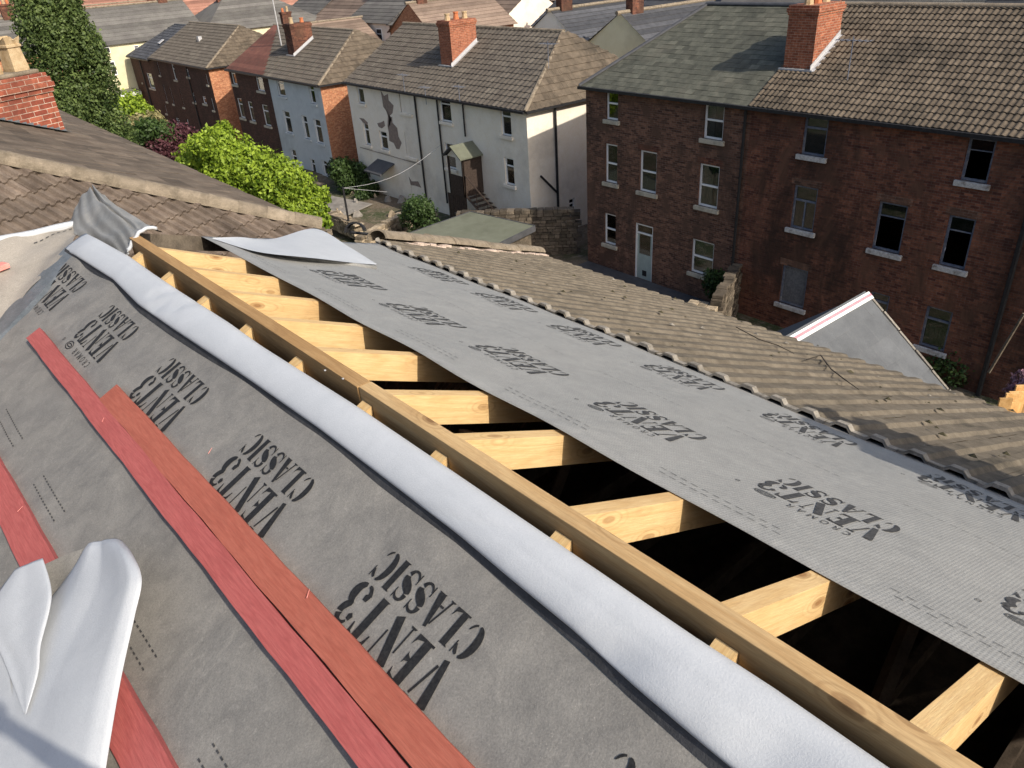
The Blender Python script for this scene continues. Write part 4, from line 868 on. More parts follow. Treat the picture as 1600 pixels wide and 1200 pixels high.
# aerials
def aerial(parent, p, s=1.):
    mb = MB(); x, y, z = p; mb.tube([(x,y,z),(x,y,z+1.1*s)], .015, 5); mb.tube([(x,y-.5*s,z+1.*s),(x,y+.5*s,z+1.*s)], .01, 4)
    for k in range(6): mb.tube([(x-.22*s,y-.45*s+k*.17*s,z+1.*s),(x+.22*s,y-.45*s+k*.17*s,z+1.*s)], .006, 4)
    mb.build('tv_aerial', M['frame_blue'], parent)
for cx, cy in ((395,410),(497,470),(655,470)): p = onX(500+cx/3, cy/3, XF-.3); aerial(wh1 if cx > 450 else wh2, (XF-.3,p[1],p[2]-.2), .8)
p = onX(500+1210/3, 300/3, 25.0); aerial(wh1, (24.2,27.0,6.7), 1.)
p = onX(880+960/2.222, 200/2.222, 24.0); aerial(righth, (23.3,12.6,7.4), 1.1)
# --- blue and brick pair
ZB = 4.96; bw = [cropC(928,482,980,605),cropC(1130,527,1172,650),cropC(972,690,1025,835),cropC(1088,720,1135,870),cropC(1165,742,1218,900),cropC(1020,930,1068,1080),cropC(1140,990,1178,1105),cropC(1215,1000,1252,1100)]
bi = [(q, dict(style='top', sill='blue', curtain=c)) for q, c in zip(bw, (0,1,0,2,0,0,0,0))]
blue = hip_house('rendered_house', 'pale blue rendered house with white trimmed windows left of the white pair', 45.4, 52.9, ZB, ['blue','brick_orange','tile_far','tile_pan'], [q for q in bw], zbase=-1.2, hipn=2.4, XR_=26.4, zr=7.35, amp=.03, tv=.4)
put_windows(blue, 52.9, bi)
kw = [cropC(640,430,680,530),cropC(797,458,848,572),cropC(683,612,730,740),cropC(748,632,793,760),cropC(838,652,890,790)]
bk = hip_house('brick_house', 'dark brick house with a reddish stained roof edge, joined to the pale blue house', 52.9, 59.7, ZB, ['brick_dark','brick_orange','tile_far'], kw, zbase=-1.2, XR_=26.4, zr=7.35, amp=.03, tv=.4)
put_windows(bk, 59.7, [(q, dict(style='top', sill='sill')) for q in kw])
mb = MB(); z0 = lambda x: ZB+(x-XF)*(7.35-ZB)/4.2+.065; ya = onX(417,112,XF)[1]
for k in range(14):
    x0, x1 = XF-.2+k*.31, XF-.2+(k+1)*.31; yy = 53.2+k*.42
    mb.face([(x0,59.6,z0(x0)),(x0,yy,z0(x0)),(x1,yy+.1,z0(x1)),(x1,59.6,z0(x1))][::-1], random.random())
mb.build('red_tiles', M['tile_red'], bk)
pn = nrm((-(7.35-ZB), 0, 4.2)); cc = onP(452, 86, (XF,0,ZB), pn)
chim(blue, cc[0], cc[0]+1.5, cc[1]-.9, cc[1]+.1, cc[2]-.3, cc[2]+1.9, mat='brick', pots=2); flashing(blue, cc[0], cc[0]+1.5, cc[1]-.9, cc[1]+.1, ZB, (7.35-ZB)/4.2)
mp = onP(440, 72, (XF,0,ZB), pn); mb = MB(); mb.tube([tuple(mp),(mp[0],mp[1],mp[2]+5.2)], [.05,.03], 6); tag(mb.build('mast', M['metal'], None), 'tall thin pale mast rising beside the chimney of the pale blue house', 'mast')
# --- dark brick house and its slate neighbour
hw = [(175,380,203,470),(270,402,305,500),(362,430,383,480),(482,462,503,530),(215,530,247,635),(255,540,288,650),(318,553,352,670),(398,578,422,640),(465,600,490,650),(516,612,540,690),(225,650,245,710),(268,712,292,800),(300,735,330,800),(365,745,385,800)]
hq = [cropC(*q) for q in hw]; Y3n = onX(325,108,XF)[1]; Y3f = onX(237,97,XF)[1]; Z3 = 4.75
h3 = hip_house('brick_house', 'long dark brick house with ribbed brown roof behind the bright green tree', Y3n, Y3f, Z3, ['brick_dark','brick_orange','tile_far','tile_pan'], hq, zbase=-1.2, hipn=2.6, XR_=26.4, zr=7.1, amp=.03, tv=.4)
put_windows(h3, Y3f, [(q, dict(style='top', sill='sill')) for q in hq])
Y4f = onX(204,94,XF)[1]; h4w = [cropC(60,400,88,515), cropC(118,455,165,555)]
h4 = hip_house('brick_house', 'dark shaded brick house with blue grey ribbed roof at the far end of the row', Y3f, Y4f, 4.55, ['brick_dark','brick_dark','slate_dk'], h4w, zbase=-1.2, hipf=2.4, XR_=26.4, zr=6.8, amp=.03)
put_windows(h4, Y4f, [(q, dict(style='top', sill='sill')) for q in h4w])
for (px, py, hs) in ((285,110,h3),(213,95,h4)): p = onX(px, py, XF-.08); pipe(hs, [(XF-.08,p[1]-1,4.5),(XF-.08,p[1]-1,-1)], .06)
mb = MB(); p = onP(312,63,(XF,0,Z3),pn); mb.cbox(p[0]-.15,p[0]+.15,p[1]-.2,p[1]+.2,p[2]-.1,p[2]+.3); mb.build('roof_vent', M['metal'], h3)
mb = MB(); p = onP(247,70,(XF,0,4.55),pn); mb.box(tuple(p+(0,0,.1)), (.5,0,.28), (0,-.5,0), (-.03,0,.05)); mb.build('roof_window', M['metal'], h4)

# ================================================================== CREAM HOUSE ACROSS THE END OF THE ROW, AND THE TOWN BEYOND
def simple_house(name, label, o, ax, L, D, ze, rise, wmat, rmat, cat='house', group=None, wins=0, stacks=(), z0=-1.5, storeys=2, hip=False, pots=3, smat='brick', detail=True):
    # o: front corner, ax: angle of the eave direction, L along the eave, D deep (to the left of ax seen from above)
    u = np.array([math.cos(ax), math.sin(ax), 0]); v = np.array([-math.sin(ax), math.cos(ax), 0]); o = np.array([o[0], o[1], 0.])
    t = thing(name, (o+u*L/2+v*D/2+(0,0,z0)), label, cat, group); P = lambda a, b, z: o+u*a+v*b+np.array([0,0,z])
    mb = MB(); mb.face([P(0,0,z0),P(L,0,z0),P(L,0,ze),P(0,0,ze)]); mb.face([P(0,D,z0),P(L,D,z0),P(L,D,ze),P(0,D,ze)])
    for a in (0, L):
        mb.face([P(a,0,z0),P(a,D,z0),P(a,D,ze),P(a,D/2,ze+(0 if hip else rise)-.02),P(a,0,ze)])
    mb.build('wall', M[wmat], t, uv=True)
    h = D*.5 if hip else 0; e = .25; zr = ze+rise; k = rise/(D/2)*e; mb = MB()
    nr = 10 if detail else 1
    for s in (0, 1):
        for i in range(nr):
            f0, f1 = i/nr, (i+1)/nr; lift = .03 if detail else 0
            def Q(f, end, l=0):
                b = (-e+(D/2+e)*f) if s == 0 else (D+e-(D/2+e)*f); z = ze-k+(rise+k)*f+l; aa = (-e+(h+e)*f) if end == 0 else (L+e-(h+e)*f); return P(aa, b, z)
            q = [Q(f0,0,lift),Q(f0,1,lift),Q(f1,1),Q(f1,0)]; mb.face(q if s == 0 else q[::-1], random.random())
            if detail: mb.face([Q(f0,0,-.01),Q(f0,1,-.01),Q(f0,1,lift),Q(f0,0,lift)], .0)
    if hip:
        mb.face([P(-e,-e,ze-k),P(h,D/2,zr),P(-e,D+e,ze-k)],.6); mb.face([P(L+e,-e,ze-k),P(L+e,D+e,ze-k),P(L-h,D/2,zr)],.4)
    mb.build('roof', M[rmat], t)
    mb = MB(); mb.tube([P(h-(0 if hip else e),D/2,zr+.02),P(L-h+(0 if hip else e),D/2,zr+.02)], .12, 6); mb.build('ridge_tiles', M['ridge_tile'], t)
    for a, b in stacks:
        c = MB(); w, d_ = .9, .5; q = P(a-w/2, b-d_/2, ze); c.box(q, u*w, v*d_, (0,0,rise+1.0)); c.box(P(a-w/2-.06,b-d_/2-.06,zr+1.0), u*(w+.12), v*(d_+.12), (0,0,.18)); ch_ = c.build('chimney', M[smat], t, uv=True)
        for j in range(pots):
            mb = MB(); pz = P(a-w/2+w*(j+.5)/pots, b, zr+1.17); mb.tube([pz, pz+(0,0,random.uniform(.3,.55))], [.12,.10], 6); mb.build('chimney_pot', M[('pot','pot_red')[(j+int(a)) % 2]], ch_)
    if wins:
        for st in range(storeys):
            for i in range(wins):
                a = L*(i+.5)/wins; zb_ = ze-1.9-st*2.7; mb = MB(); q = lambda x, z, d: P(x, -d, z)
                mb.box(P(a-.5,-.03,zb_), u*1.0, v*.04, (0,0,1.3)); f = mb.build('window', M['upvc'], t); mb = MB(); mb.box(P(a-.42,-.04,zb_+.08), u*.84, v*.02, (0,0,.7)); mb.box(P(a-.42,-.04,zb_+.84), u*.84, v*.02, (0,0,.38)); mb.build('pane', M['black'], f)
    return t
random.seed(21)
YC = 85.; cl = onY(140,74,YC); cr = onY(245,58,YC)
zc = onY(185,66,YC)[2]
cream = simple_house('rendered_house', 'sunlit cream rendered house facing the camera beyond the conifer, with two white windows', (cl[0],YC), 0, 11, 9, zc, 2.9, 'cream', 'far_grey', stacks=((9.,4.5),), z0=-3)
def fw_(x0,y0,x1,y1): a = onY(x0/5.333,y0/5.333,YC-.04); b = onY(x1/5.333,y1/5.333,YC-.04); return a, b
for q in ((862,372,925,440),(905,512,985,625),(1112,382,1165,430)):
    a, b = fw_(*q); mb = MB(); mb.cbox(a[0],b[0],YC-.06,YC+.02,b[2],a[2]); f = mb.build('window', M['upvc'], cream); mb = MB(); w = b[0]-a[0]; h = a[2]-b[2]
    mb.cbox(a[0]+w*.12,b[0]-w*.12,YC-.08,YC-.055,b[2]+h*.1,b[2]+h*.62); mb.cbox(a[0]+w*.12,b[0]-w*.12,YC-.08,YC-.055,b[2]+h*.7,a[2]-h*.08); mb.build('pane', M['black'], f)
a, b = fw_(890,690,1115,735); mb = MB(); mb.cbox(a[0],b[0],YC-2.2,YC-.05,b[2]-.1,b[2]+.05); mb.cbox(a[0],b[0],YC-2.25,YC-2.15,b[2]-.35,b[2]-.1,.9,1); mb.build('lean_to_roof', [M['felt'], M['upvc']], cream)
brh = simple_house('brick_house', 'narrow brick house between the conifer and the cream house', (cl[0]-8,YC+.1), 0, 7.95, 8.8, zc-.1, 2.8, 'brick_orange', 'far_grey', z0=-3, stacks=((3,4.4),), wins=2)
simple_house('rendered_house', 'white walled house with long dark roof, mostly hidden behind the conifer', (cl[0]-26,YC+3), 0, 17, 9, zc-.3, 2.9, 'white', 'far_grey', z0=-3, stacks=((8,4.4),), wins=4)
simple_house('rendered_house', 'long grey roofed house continuing right of the cream house behind the dark brick row', (cl[0]+11.1,YC+.2), 0, 13, 9, zc, 2.9, 'cream', 'far_grey', z0=-3, stacks=((4,4.4),(9,4.4)), hip=True)
# parallel streets to the right, behind the near row
def terrace(x0, ys, ze, rise, name_label, mats, D=9, L=8, group=None, z0=-2, hipp=.25, gables=.2, pots=3, detail=True, wins=2):
    for y in ys:
        rm = random.choice(mats[1]); wm = random.choice(mats[0]); dz = random.uniform(-.15,.15)
        # eave direction is -y so that the front faces -x
        simple_house('terraced_house', name_label, (x0, y+L), -PI/2, L-.02, D, ze+dz, rise, wm, rm, 'house', group, wins=wins if detail else 0, stacks=((L-.6, D/2),(2.2, D*.36)), z0=z0, smat='brick', pots=pots, detail=detail)
g2 = ('white','brick_dark','brick_orange','cream'); 
terrace(43.5, [2+8*k for k in range(0,6)], 6.0, 2.7, 'terraced house with dark roof on the next street behind the near white houses', (('brick_dark','brick_orange','white'),('far_grey','slate_dk','far_grey')), group='terraced houses on the next street', L=8)
terrace(42.5, [54+8*k for k in range(0,5)], 5.6, 2.6, 'terraced house with brown roof on the next street, behind the pale blue house', (('brick_dark','brick_orange','white'),('far_brown','far_grey')), group='brown roofed houses on the next street', L=8)
terrace(63, [6+7.5*k for k in range(0,13)], 6.0, 2.8, 'terraced house two streets back with a tall chimney stack', (('brick_orange','brick_dark'),('far_brown','far_grey','slate_dk')), group='terraced houses two streets back', L=7.5)
terrace(86, [15+7*k for k in range(0,16)], 6.2, 2.8, 'terraced house three streets back near the top of the picture', (('brick_orange','cream'),('far_brown','far_red','far_grey')), group='terraced houses three streets back', L=7, detail=True, wins=0)
terrace(112, [40+7*k for k in range(0,16)], 6.6, 2.8, 'small distant terraced house on the far street at the top of the picture', (('brick_orange',),('far_brown','far_red')), group='distant terraced houses', L=7, detail=False, pots=2)
# side extensions with gables seen between the rows
for (px, py, X, ax, L, D, ze, rs, wm, rm, lab) in [
    (968,60,34.,0,8,6,6.0,1.9,'cream','slate_dk','cream gabled outrigger with chimney behind the white house ridge'),
    (640,30,36.,0,8,6,6.0,2.0,'brick_orange','far_brown','red brick gabled house end behind the ridge of the white houses'),
    (860,45,34.5,0,7,5.5,6.2,1.7,'white','slate_dk','low dark roofed outrigger behind the right half of the white roof'),
    (430,40,33.,0,9,6,4.2,1.9,'brick_orange','far_brown','brick outrigger behind the ridge of the blue house')]:
    p = onX(px, py, X); simple_house('outrigger', lab, (X, p[1]-D/2), ax, L, D, ze, rs, wm, rm, 'house', stacks=((1.2,D/2),), pots=2)
# rows beyond the cream house, running across
for r, (yy, z_, lab, grp, mats) in enumerate([(108, 5.0, 'house with brown roof in the first row beyond the cream house', 'houses in the first row beyond the cream house', ('far_brown','far_grey','far_red')),
        (132, 5.6, 'house in the second row beyond the cream house with white or brick walls', 'houses in the second row beyond the cream house', ('far_red','far_brown')),
        (165, 6.4, 'tiny distant house at the upper left edge of the town', 'tiny distant houses at the upper left', ('far_red','far_brown'))]):
    for k in range(9 if r < 2 else 13):
        x = -28+k*9+r*3-(10 if r == 2 else 0)
        simple_house('terraced_house', lab, (x, yy+random.uniform(-1,1)), random.uniform(-.06,.06), 8.6, 8.5, z_+random.uniform(-.3,.3), 3, random.choice(('white','brick_orange','cream') if r else ('brick_orange','white')), random.choice(mats), 'house', grp, stacks=((7.8,4.2),), pots=2 if r else 3, wins=2 if r < 2 else 0, detail=r < 2, z0=-3)
for r in range(3):
    yy = 205+r*45
    for k in range(12):
        x = -60+k*18+r*7
        simple_house('terraced_house', 'faint terrace block on the far skyline above the town', (x, yy), random.uniform(-.1,.1), 17, 9, 7.+r*.6, 3.2, random.choice(('brick_orange','white')), random.choice(('far_red','far_brown')), 'house', 'faint terrace blocks on the skyline', stacks=tuple((2+4*j,4.5) for j in range(4)), pots=1, detail=False, z0=-3)

# ================================================================== GROUND AND YARDS
mb = MB(); mb.grid(lambda x, y: (x, y, -.6-.012*max(0,y-30)*(1 if y < 110 else 80/max(1,(y-30)))), [-600,-200,-60,-20,0,8,12,16,18,20,22,24,28,34,50,80,150,400,900], [-300,-60,-10,0,5,10,15,20,25,30,35,40,50,60,75,90,110,160,300,900])
g = mb.build('ground', M['ground'], None); g['kind'] = 'structure'
def slab(name, pts, z, mat, th=.1, kind='structure'):
    mb = MB(); mb.prism([(p[0],p[1],z-th) for p in pts], (0,0,th)); o = mb.build(name, M[mat], None); o['kind'] = kind; return o
slab('path', [(19.6,24.5),(21.0,24.8),(22.1,15.2),(20.0,14.5)], -.59, 'concrete')
slab('paving', [(21.,22.6),(22.17,22.6),(22.17,15.3),(21.2,15.3)], -.55, 'slate_dk', .1)
slab('yard_paving', [(13.5,44),(19,45),(20.5,38),(15,36)], -.585, 'concrete', .05)
def rubble_wall(name, pts, h, w, mat, label, cap=None, dens=1.):
    mb = MB(); ps = [np.array(p, float) for p in pts]
    for a, b in zip(ps[:-1], ps[1:]):
        L = np.linalg.norm((b-a)[:2]); d = nrm(np.array([(b-a)[0],(b-a)[1],0])); s = np.array([-d[1],d[0],0]); z = 0
        while z < h-.05:
            hh = random.uniform(.10,.2); x = 0
            while x < L:
                ww = random.uniform(.2,.45); q = a+(b-a)*min(1,x/L)+np.array([0,0,z])-s*(w/2+random.uniform(-.03,.04))
                mb.box(q, d*(ww-.015), s*(w+random.uniform(-.03,.05)), (0,0,hh-.012+random.uniform(-.02,.03)*(z > h-.3)), random.random()); x += ww
            z += hh
    return tag(mb.build(name, M[mat], None, bevel=.015), label, 'wall')
rubble_wall('stone_wall', [(18.9,27.5,-.6),(22.6,23.9,-.6)], 2.0, .4, 'stone_dk', 'dark rubble stone wall between the white house and the brick house')
g_corners = [onZ(636,366,1.5), onZ(735,331,1.5), onZ(835,353,1.5), onZ(775,382,1.5)]
rubble_wall('stone_wall', [tuple(onZ(565,400,.2)), tuple(onZ(655,345,.2))], .8, .35, 'stone', 'sunlit pale stone garden wall left of the green felt roof')
rubble_wall('stone_wall', [tuple(onZ(500,345,-.4)), tuple(onZ(562,372,-.4))], .8, .5, 'stone', 'low tumbled stone wall beside the bright green tree')
# green felt roofed garage
gt = thing('garage', (g_corners[2][0]-1, g_corners[2][1]+1, -.6), 'low garage with flat green grey felt roof in front of the white house', 'garage')
mb = MB(); c = [np.array(p) for p in g_corners]; mid1, mid2 = (c[0]+c[3])/2, (c[1]+c[2])/2
mb.prism([c[0],c[1],c[2],c[3]], (0,0,-.12)); mb.build('roof', M['felt'], gt, bevel=.02)
mb = MB(); 
for a, b in ((c[0],c[1]),(c[1],c[2]),(c[2],c[3]),(c[3],c[0])):
    d = nrm(b-a); s = nrm(np.cross((0,0,1), d)); s = s if s @ ((c[0]+c[2])/2-a) < 0 else -s; mb.box(a+(0,0,-.22), b-a, s*.05, (0,0,.24))
mb.build('fascia', M['slate_dk'], gt)
cc_ = (c[0]+c[2])/2; w_ = [cc_+(p-cc_)*.94 for p in c]; mb = MB()
for a, b in zip(w_, w_[1:]+w_[:1]): mb.face([(a[0],a[1],-.7),(b[0],b[1],-.7),(b[0],b[1],1.36),(a[0],a[1],1.36)])
mb.build('wall', M['stone_dk'], gt)
# stone outcrop walls seen over our eaves
rubble_wall('stone_wall', [tuple(onZ(1075,478,.8)-(0,0,1.3)), tuple(onZ(1120,486,.8)-(0,0,1.3))], 1.5, .5, 'stone', 'broken sunlit stone wall end just over the eaves, below the white sash window')
rubble_wall('stone_wall', [tuple(onZ(1120,486,.8)-(0,0,1.4)), (22.0,15.0,-.6)], 1.9, .35, 'stone_dk', 'shaded overgrown stone wall running back to the brick house drainpipe')
# clothes line
p0, p1 = onZ(548,365,-.3), onZ(655,330,-.3); mb = MB(); mb.tube([p0-(0,0,.3), p0+(0,0,2.3)], .05, 6); cpost = mb.build('clothes_post', M['black'], None); tag(cpost, 'dark green clothes line post beside the pale stone garden wall', 'post')
mb = MB(); q0 = p0+np.array([0,0,2.25]); q1 = np.array([XF-.05, 33.0, 3.0]); mb.tube([q0*(1-t)+q1*t-np.array([0,0,.5*math.sin(PI*t)]) for t in np.linspace(0,1,10)], .009, 4); tag(mb.build('clothes_line', M['metal'], None), 'thin clothes line sagging from the dark post to the white house', 'clothes line')
mb = MB(); q2 = onZ(605,300,1.2); mb.tube([q0, q2], .009, 4); tag(mb.build('clothes_line', M['metal'], None), 'short clothes line running left to right above the rubble yard', 'clothes line')
# yard clutter
random.seed(4)
for i in range(46):
    px, py = random.choice([(random.uniform(505,560), random.uniform(325,372)), (random.uniform(165,240), random.uniform(180,210)), (random.uniform(530,700), random.uniform(300,345))]); p = onZ(px, py, -.7); s = random.uniform(.1,.4)
    mb = MB(); bm = [(p[0]+s*random.uniform(-1,1)*.6, p[1]+s*random.uniform(-1,1)*.6) for _ in range(3)]
    k = 6; ring = [np.array([p[0]+s*math.cos(2*PI*j/k)*random.uniform(.6,1.2), p[1]+s*math.sin(2*PI*j/k)*random.uniform(.6,1.2), -.8]) for j in range(k)]; ring2 = [r*np.array([1,1,0])*.4+np.array([p[0],p[1],0])*.6+np.array([0,0,-.6+s*random.uniform(.3,.8)]) for r in ring]
    for j in range(k): mb.face([ring[j],ring[(j+1)%k],ring2[(j+1)%k],ring2[j]], random.random())
    mb.face(ring2, random.random())
    tag(mb.build('stone', M[('stone','concrete','stone')[i % 3]], None), 'loose pale stone lying in the back yards', 'stone', 'loose stones in the yards')
for i, (x, y, z, m_, lab) in enumerate([(20.9,29.8,-.62,'black','black wheeled bin standing by the white house stair'),(20.6,47.5,-.8,'frame_blue','dull blue wheeled bin in the yard of the pale blue house'),(20.8,55.5,-.9,'felt','green wheeled bin behind the bright green tree')]):
    mb = MB(); mb.prism([(x-.24,y-.27,z),(x+.24,y-.27,z),(x+.24,y+.27,z),(x-.24,y+.27,z)], (0,0,.06)); 
    for a0, a1 in (((-.24,-.27),(.24,-.27)),((.24,-.27),(.24,.27)),((.24,.27),(-.24,.27)),((-.24,.27),(-.24,-.27))): mb.face([(x+a0[0],y+a0[1],z+.06),(x+a1[0],y+a1[1],z+.06),(x+a1[0]*1.22,y+a1[1]*1.22,z+1.0),(x+a0[0]*1.22,y+a0[1]*1.22,z+1.0)])
    b_ = tag(mb.build('wheeled_bin', M[m_], None), lab, 'bin'); mb = MB(); mb.box((x-.33,y-.36,z+1.0), (.66,0,.0), (0,.72,.0), (0,0,.07)); mb.build('lid', M[m_], b_)
# outbuilding with new slates, seen over our eaves
XO = 12.5; ap = onX(1355,459,XO); sp = math.tan(math.radians(38)); zo = ap[2]
ob = thing('outbuilding', (XO-2, ap[1], -.6), 'outbuilding with new smooth grey slates and a pink and white ridge strip, beyond the eaves', 'outbuilding')
cl_ = math.cos(math.radians(38)); vv = nrm((0,1,sp)); nn = nrm((0,-sp,1)); mb = MB(); Lr = 5.
tiles(mb, np.array([XO-5,ap[1],zo])-vv*Lr, (1,0,0), vv, nn, 5.0, Lr-.03, .42, .55, [0,.01,.99,1.], prof_flat, .002, .008, .002, .4, ju=.275)
mb.build('roof', M['slate_new'], ob, cut=[((XO,0,0),(1,0,0)),((XO-5,0,0),(-1,0,0))])
mb = MB(); mb.face([(XO-5,ap[1],zo),(XO,ap[1],zo),(XO,ap[1]+3,zo-3*sp),(XO-5,ap[1]+3,zo-3*sp)]); mb.build('rear_roof', M['slate_dk'], ob)
mb = MB(); 
for k in range(12): a = np.array([XO,ap[1],zo])-vv*(k*.42); mb.box(a+nn*.004-(.02,0,0), (.05,0,0), -vv*(.40), nn*(.02+.012*(k%2)), random.random())
mb.build('verge', M['tile_edge'], ob)
mb = MB(); a = np.array([XO-5,ap[1],zo+.012]); mb.box(a-vv*.13, (5.02,0,0), vv*.05, nn*.03, .5, 1); mb.box(a-vv*.08, (5.02,0,0), vv*.05, nn*.034, .5, 0); mb.box(a-vv*.03, (5.02,0,0), vv*.04, nn*.03, .5, 1); mb.build('ridge_strip', [M['pinkstrip'], M['upvc']], ob)
mb = MB(); mb.face([(XO-.05,ap[1],zo-.05),(XO-.05,ap[1]-Lr*cl_,zo-Lr*cl_*sp),(XO-.05,ap[1]-Lr*cl_,-.7),(XO-.05,ap[1]+3,-.7),(XO-.05,ap[1]+3,zo-3*sp)]); mb.build('wall', M['brick'], ob, uv=True)
# things at the right edge
rf0 = onX(1572,640,13.); ft = thing('fence', (13.5, rf0[1], -.6), 'sunlit orange timber fence at the right edge beside the lilac shrub', 'fence')
mb = MB(); base = onZ(1580,700,1.0)
for k in range(16):
    q = onX(1560+k*5, 634-k*3.6, 9.0+k*.10); mb.box((q[0],q[1],q[2]-2.2), (.10,-.10,0), (.02,.02,0), (0,0,2.2+random.uniform(0,.12)), random.random())
mb.build('boards', M['wood_fence'], ft)
mb = MB(); pa_, pb_ = onX(1600,490,19.), onX(1545,582,19.); mb.tube([pa_, pb_], .035, 6); tag(mb.build('prop_pole', M['stone_dk'], None), 'dull diagonal pole leaning in the shadow at the right edge', 'pole')

# ================================================================== PLANTS
def foliage(name, blobs, n, size, mat, parent, flat=0., seed=1, inner=.55, clump=.0):
    r = np.random.default_rng(seed); V = []; Fc = []; T = []; tot = sum(b[3]**2 for b in blobs)
    for (x, y, z, R_, *rz) in blobs:
        sz = rz[0] if rz else 1.; m = int(n*R_*R_/tot); d = r.normal(size=(m,3)); d /= np.linalg.norm(d,axis=1)[:,None]
        bump = 1+.16*np.sin(d[:,0]*7+x)*np.sin(d[:,1]*6+y)+.12*np.sin(d[:,2]*11+d[:,0]*9); rad = R_*bump*(inner+(1-inner)*r.random(m)**.4)
        c = np.array([x,y,z])+d*rad[:,None]*np.array([1,1,sz])
        nn = d+r.normal(size=(m,3))*.7; nn /= np.linalg.norm(nn,axis=1)[:,None]; a = np.cross(nn, r.normal(size=(m,3))); a /= np.linalg.norm(a,axis=1)[:,None]; b = np.cross(nn, a)
        s = size*(.6+.8*r.random(m))[:,None]
        q = np.stack([c-a*s, c-b*s*.55, c+a*s, c+b*s*.55],1).reshape(-1,3); k = len(V) and sum(len(v) for v in V) or 0
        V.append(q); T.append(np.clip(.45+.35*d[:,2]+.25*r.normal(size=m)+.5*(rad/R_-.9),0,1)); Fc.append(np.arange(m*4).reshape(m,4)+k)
    V = np.concatenate(V); Fc = np.concatenate(Fc); T = np.concatenate(T); loc = np.array(parent['_loc']); me = bpy.data.meshes.new(name)
    me.from_pydata((V-loc).tolist(), [], Fc.tolist()); me.attributes.new('tint','FLOAT','FACE').data.foreach_set('value', T); me.materials.append(M[mat])
    o = bpy.data.objects.new(name, me); COL.objects.link(o); o.parent = parent; o['_loc'] = tuple(loc); return o
def plant(name, label, cat, base, blobs, n, size, mat, seed=1, trunk=.12, h=None, inner=.55, group=None):
    t = thing(name, base, label, cat, group); b = np.array(base, float); mb = MB(); h = h or (blobs[0][2]-b[2])
    top = np.array([blobs[0][0], blobs[0][1], b[2]+h]); mb.tube([b, b*.5+top*.5+(.05,.03,0), top], [trunk, trunk*.7, trunk*.35], 8)
    for bl_ in blobs[1:6]: mb.tube([b*.5+top*.5, np.array(bl_[:3])*.7+(b*.5+top*.5)*.3, bl_[:3]], [trunk*.4, trunk*.25, trunk*.1], 5)
    mb.build('trunk', M['bark'], t); foliage('foliage', blobs, n, size, mat, t, seed=seed, inner=inner); return t
# conifer
YT = 38.; cb = onY(150,232,YT); ct = onY(62,-40,YT); random.seed(8); bl_ = []
bx, by = cb[0]-.3, YT; zb0 = min(cb[2],0)-.3; zt0 = ct[2]
wid = [(0,1.0),(.15,1.55),(.4,1.75),(.65,1.55),(.82,1.2),(.93,.85),(1.,.45)]
for i in range(190):
    f = random.random()**.85; R0 = np.interp(f,[w[0] for w in wid],[w[1] for w in wid])*1.12; an = random.uniform(0,2*PI); z = zb0+1.+(zt0-zb0-1.)*f
    cxx = bx+(ct[0]-bx)*f; bl_.append((cxx+math.cos(an)*R0*.66, by+math.sin(an)*R0*.66, z, random.uniform(.45,.72), 1.2))
ctree = thing('conifer_tree', (bx,by,zb0), 'tall dark green conifer at the upper left, in front of the cream house', 'tree'); mb = MB(); mb.tube([(bx,by,zb0-.5),(ct[0],by,zt0-.4)], [.28,.05], 8); mb.build('trunk', M['bark'], ctree)
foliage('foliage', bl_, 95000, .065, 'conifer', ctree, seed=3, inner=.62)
# bright green tree
YG = 33.; random.seed(15); bl_ = []
gp = [(318,238,1.15),(345,222,1.1),(375,248,1.3),(405,262,1.35),(440,275,1.3),(465,292,1.15),(488,308,.95),(350,262,1.3),(385,290,1.3),(425,305,1.3),(465,325,1.1),(495,332,.75),(330,285,1.2),(372,320,1.3),(298,250,.7),(312,215,.55),(420,335,1.2),(460,345,1.),(503,295,.45),(345,205,.4)]
for px, py, R_ in gp:
    p = onY(px, py+10, YG+random.uniform(-.9,.9)); bl_.append((p[0],p[1],p[2],R_*.86,.95))
    for _ in range(5): q = random.uniform(0,2*PI); e = random.uniform(.5,.95); bl_.append((p[0]+math.cos(q)*R_*e*.8,p[1]+random.uniform(-.6,.6)*R_,p[2]+math.sin(q)*R_*e*.7,R_*random.uniform(.25,.4)))
gc = onY(400,300,YG)
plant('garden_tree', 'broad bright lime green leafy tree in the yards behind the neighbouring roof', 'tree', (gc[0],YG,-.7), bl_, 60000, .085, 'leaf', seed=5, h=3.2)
def bush(px, py, Y, R_, mat, label, n=4000, size=.09, k=6, name='shrub', seed=1, group=None, spread=1.):
    p = onY(px, py, Y); random.seed(seed); bl_ = [(p[0]+random.uniform(-.6,.6)*R_*spread, p[1]+random.uniform(-.5,.5)*R_, p[2]+random.uniform(-.35,.35)*R_, R_*random.uniform(.4,.65)) for _ in range(k)]
    return plant(name, label, 'shrub', (p[0],p[1],min(p[2]-R_,-.5)), bl_, n, size, mat, seed=seed, trunk=.05, group=group)
bush(272,228,46,1.7,'purple','dark purple leaved shrub tucked against the left of the bright green tree',9000,.09,9,seed=2)
bush(652,335,28.5,.95,'leaf_dark','rounded green shrub beside the garage with the green felt roof',6000,.06,8,seed=3)
bush(548,275,42,1.2,'leaf_dark','dark green shrub in shadow at the corner of the white house',6000,.09,8,seed=4)
bush(575,300,40,.8,'leaf_dark','small dark shrub in shadow under the white house canopy',3000,.08,6,seed=5)
bush(520,268,44,1.0,'leaf_dark','dark climbing plant between the blue and the white house',3000,.08,6,seed=15)
bush(195,178,62,2.0,'leaf','yellow green shrub right of the conifer in the far yard',6000,.12,9,seed=6)
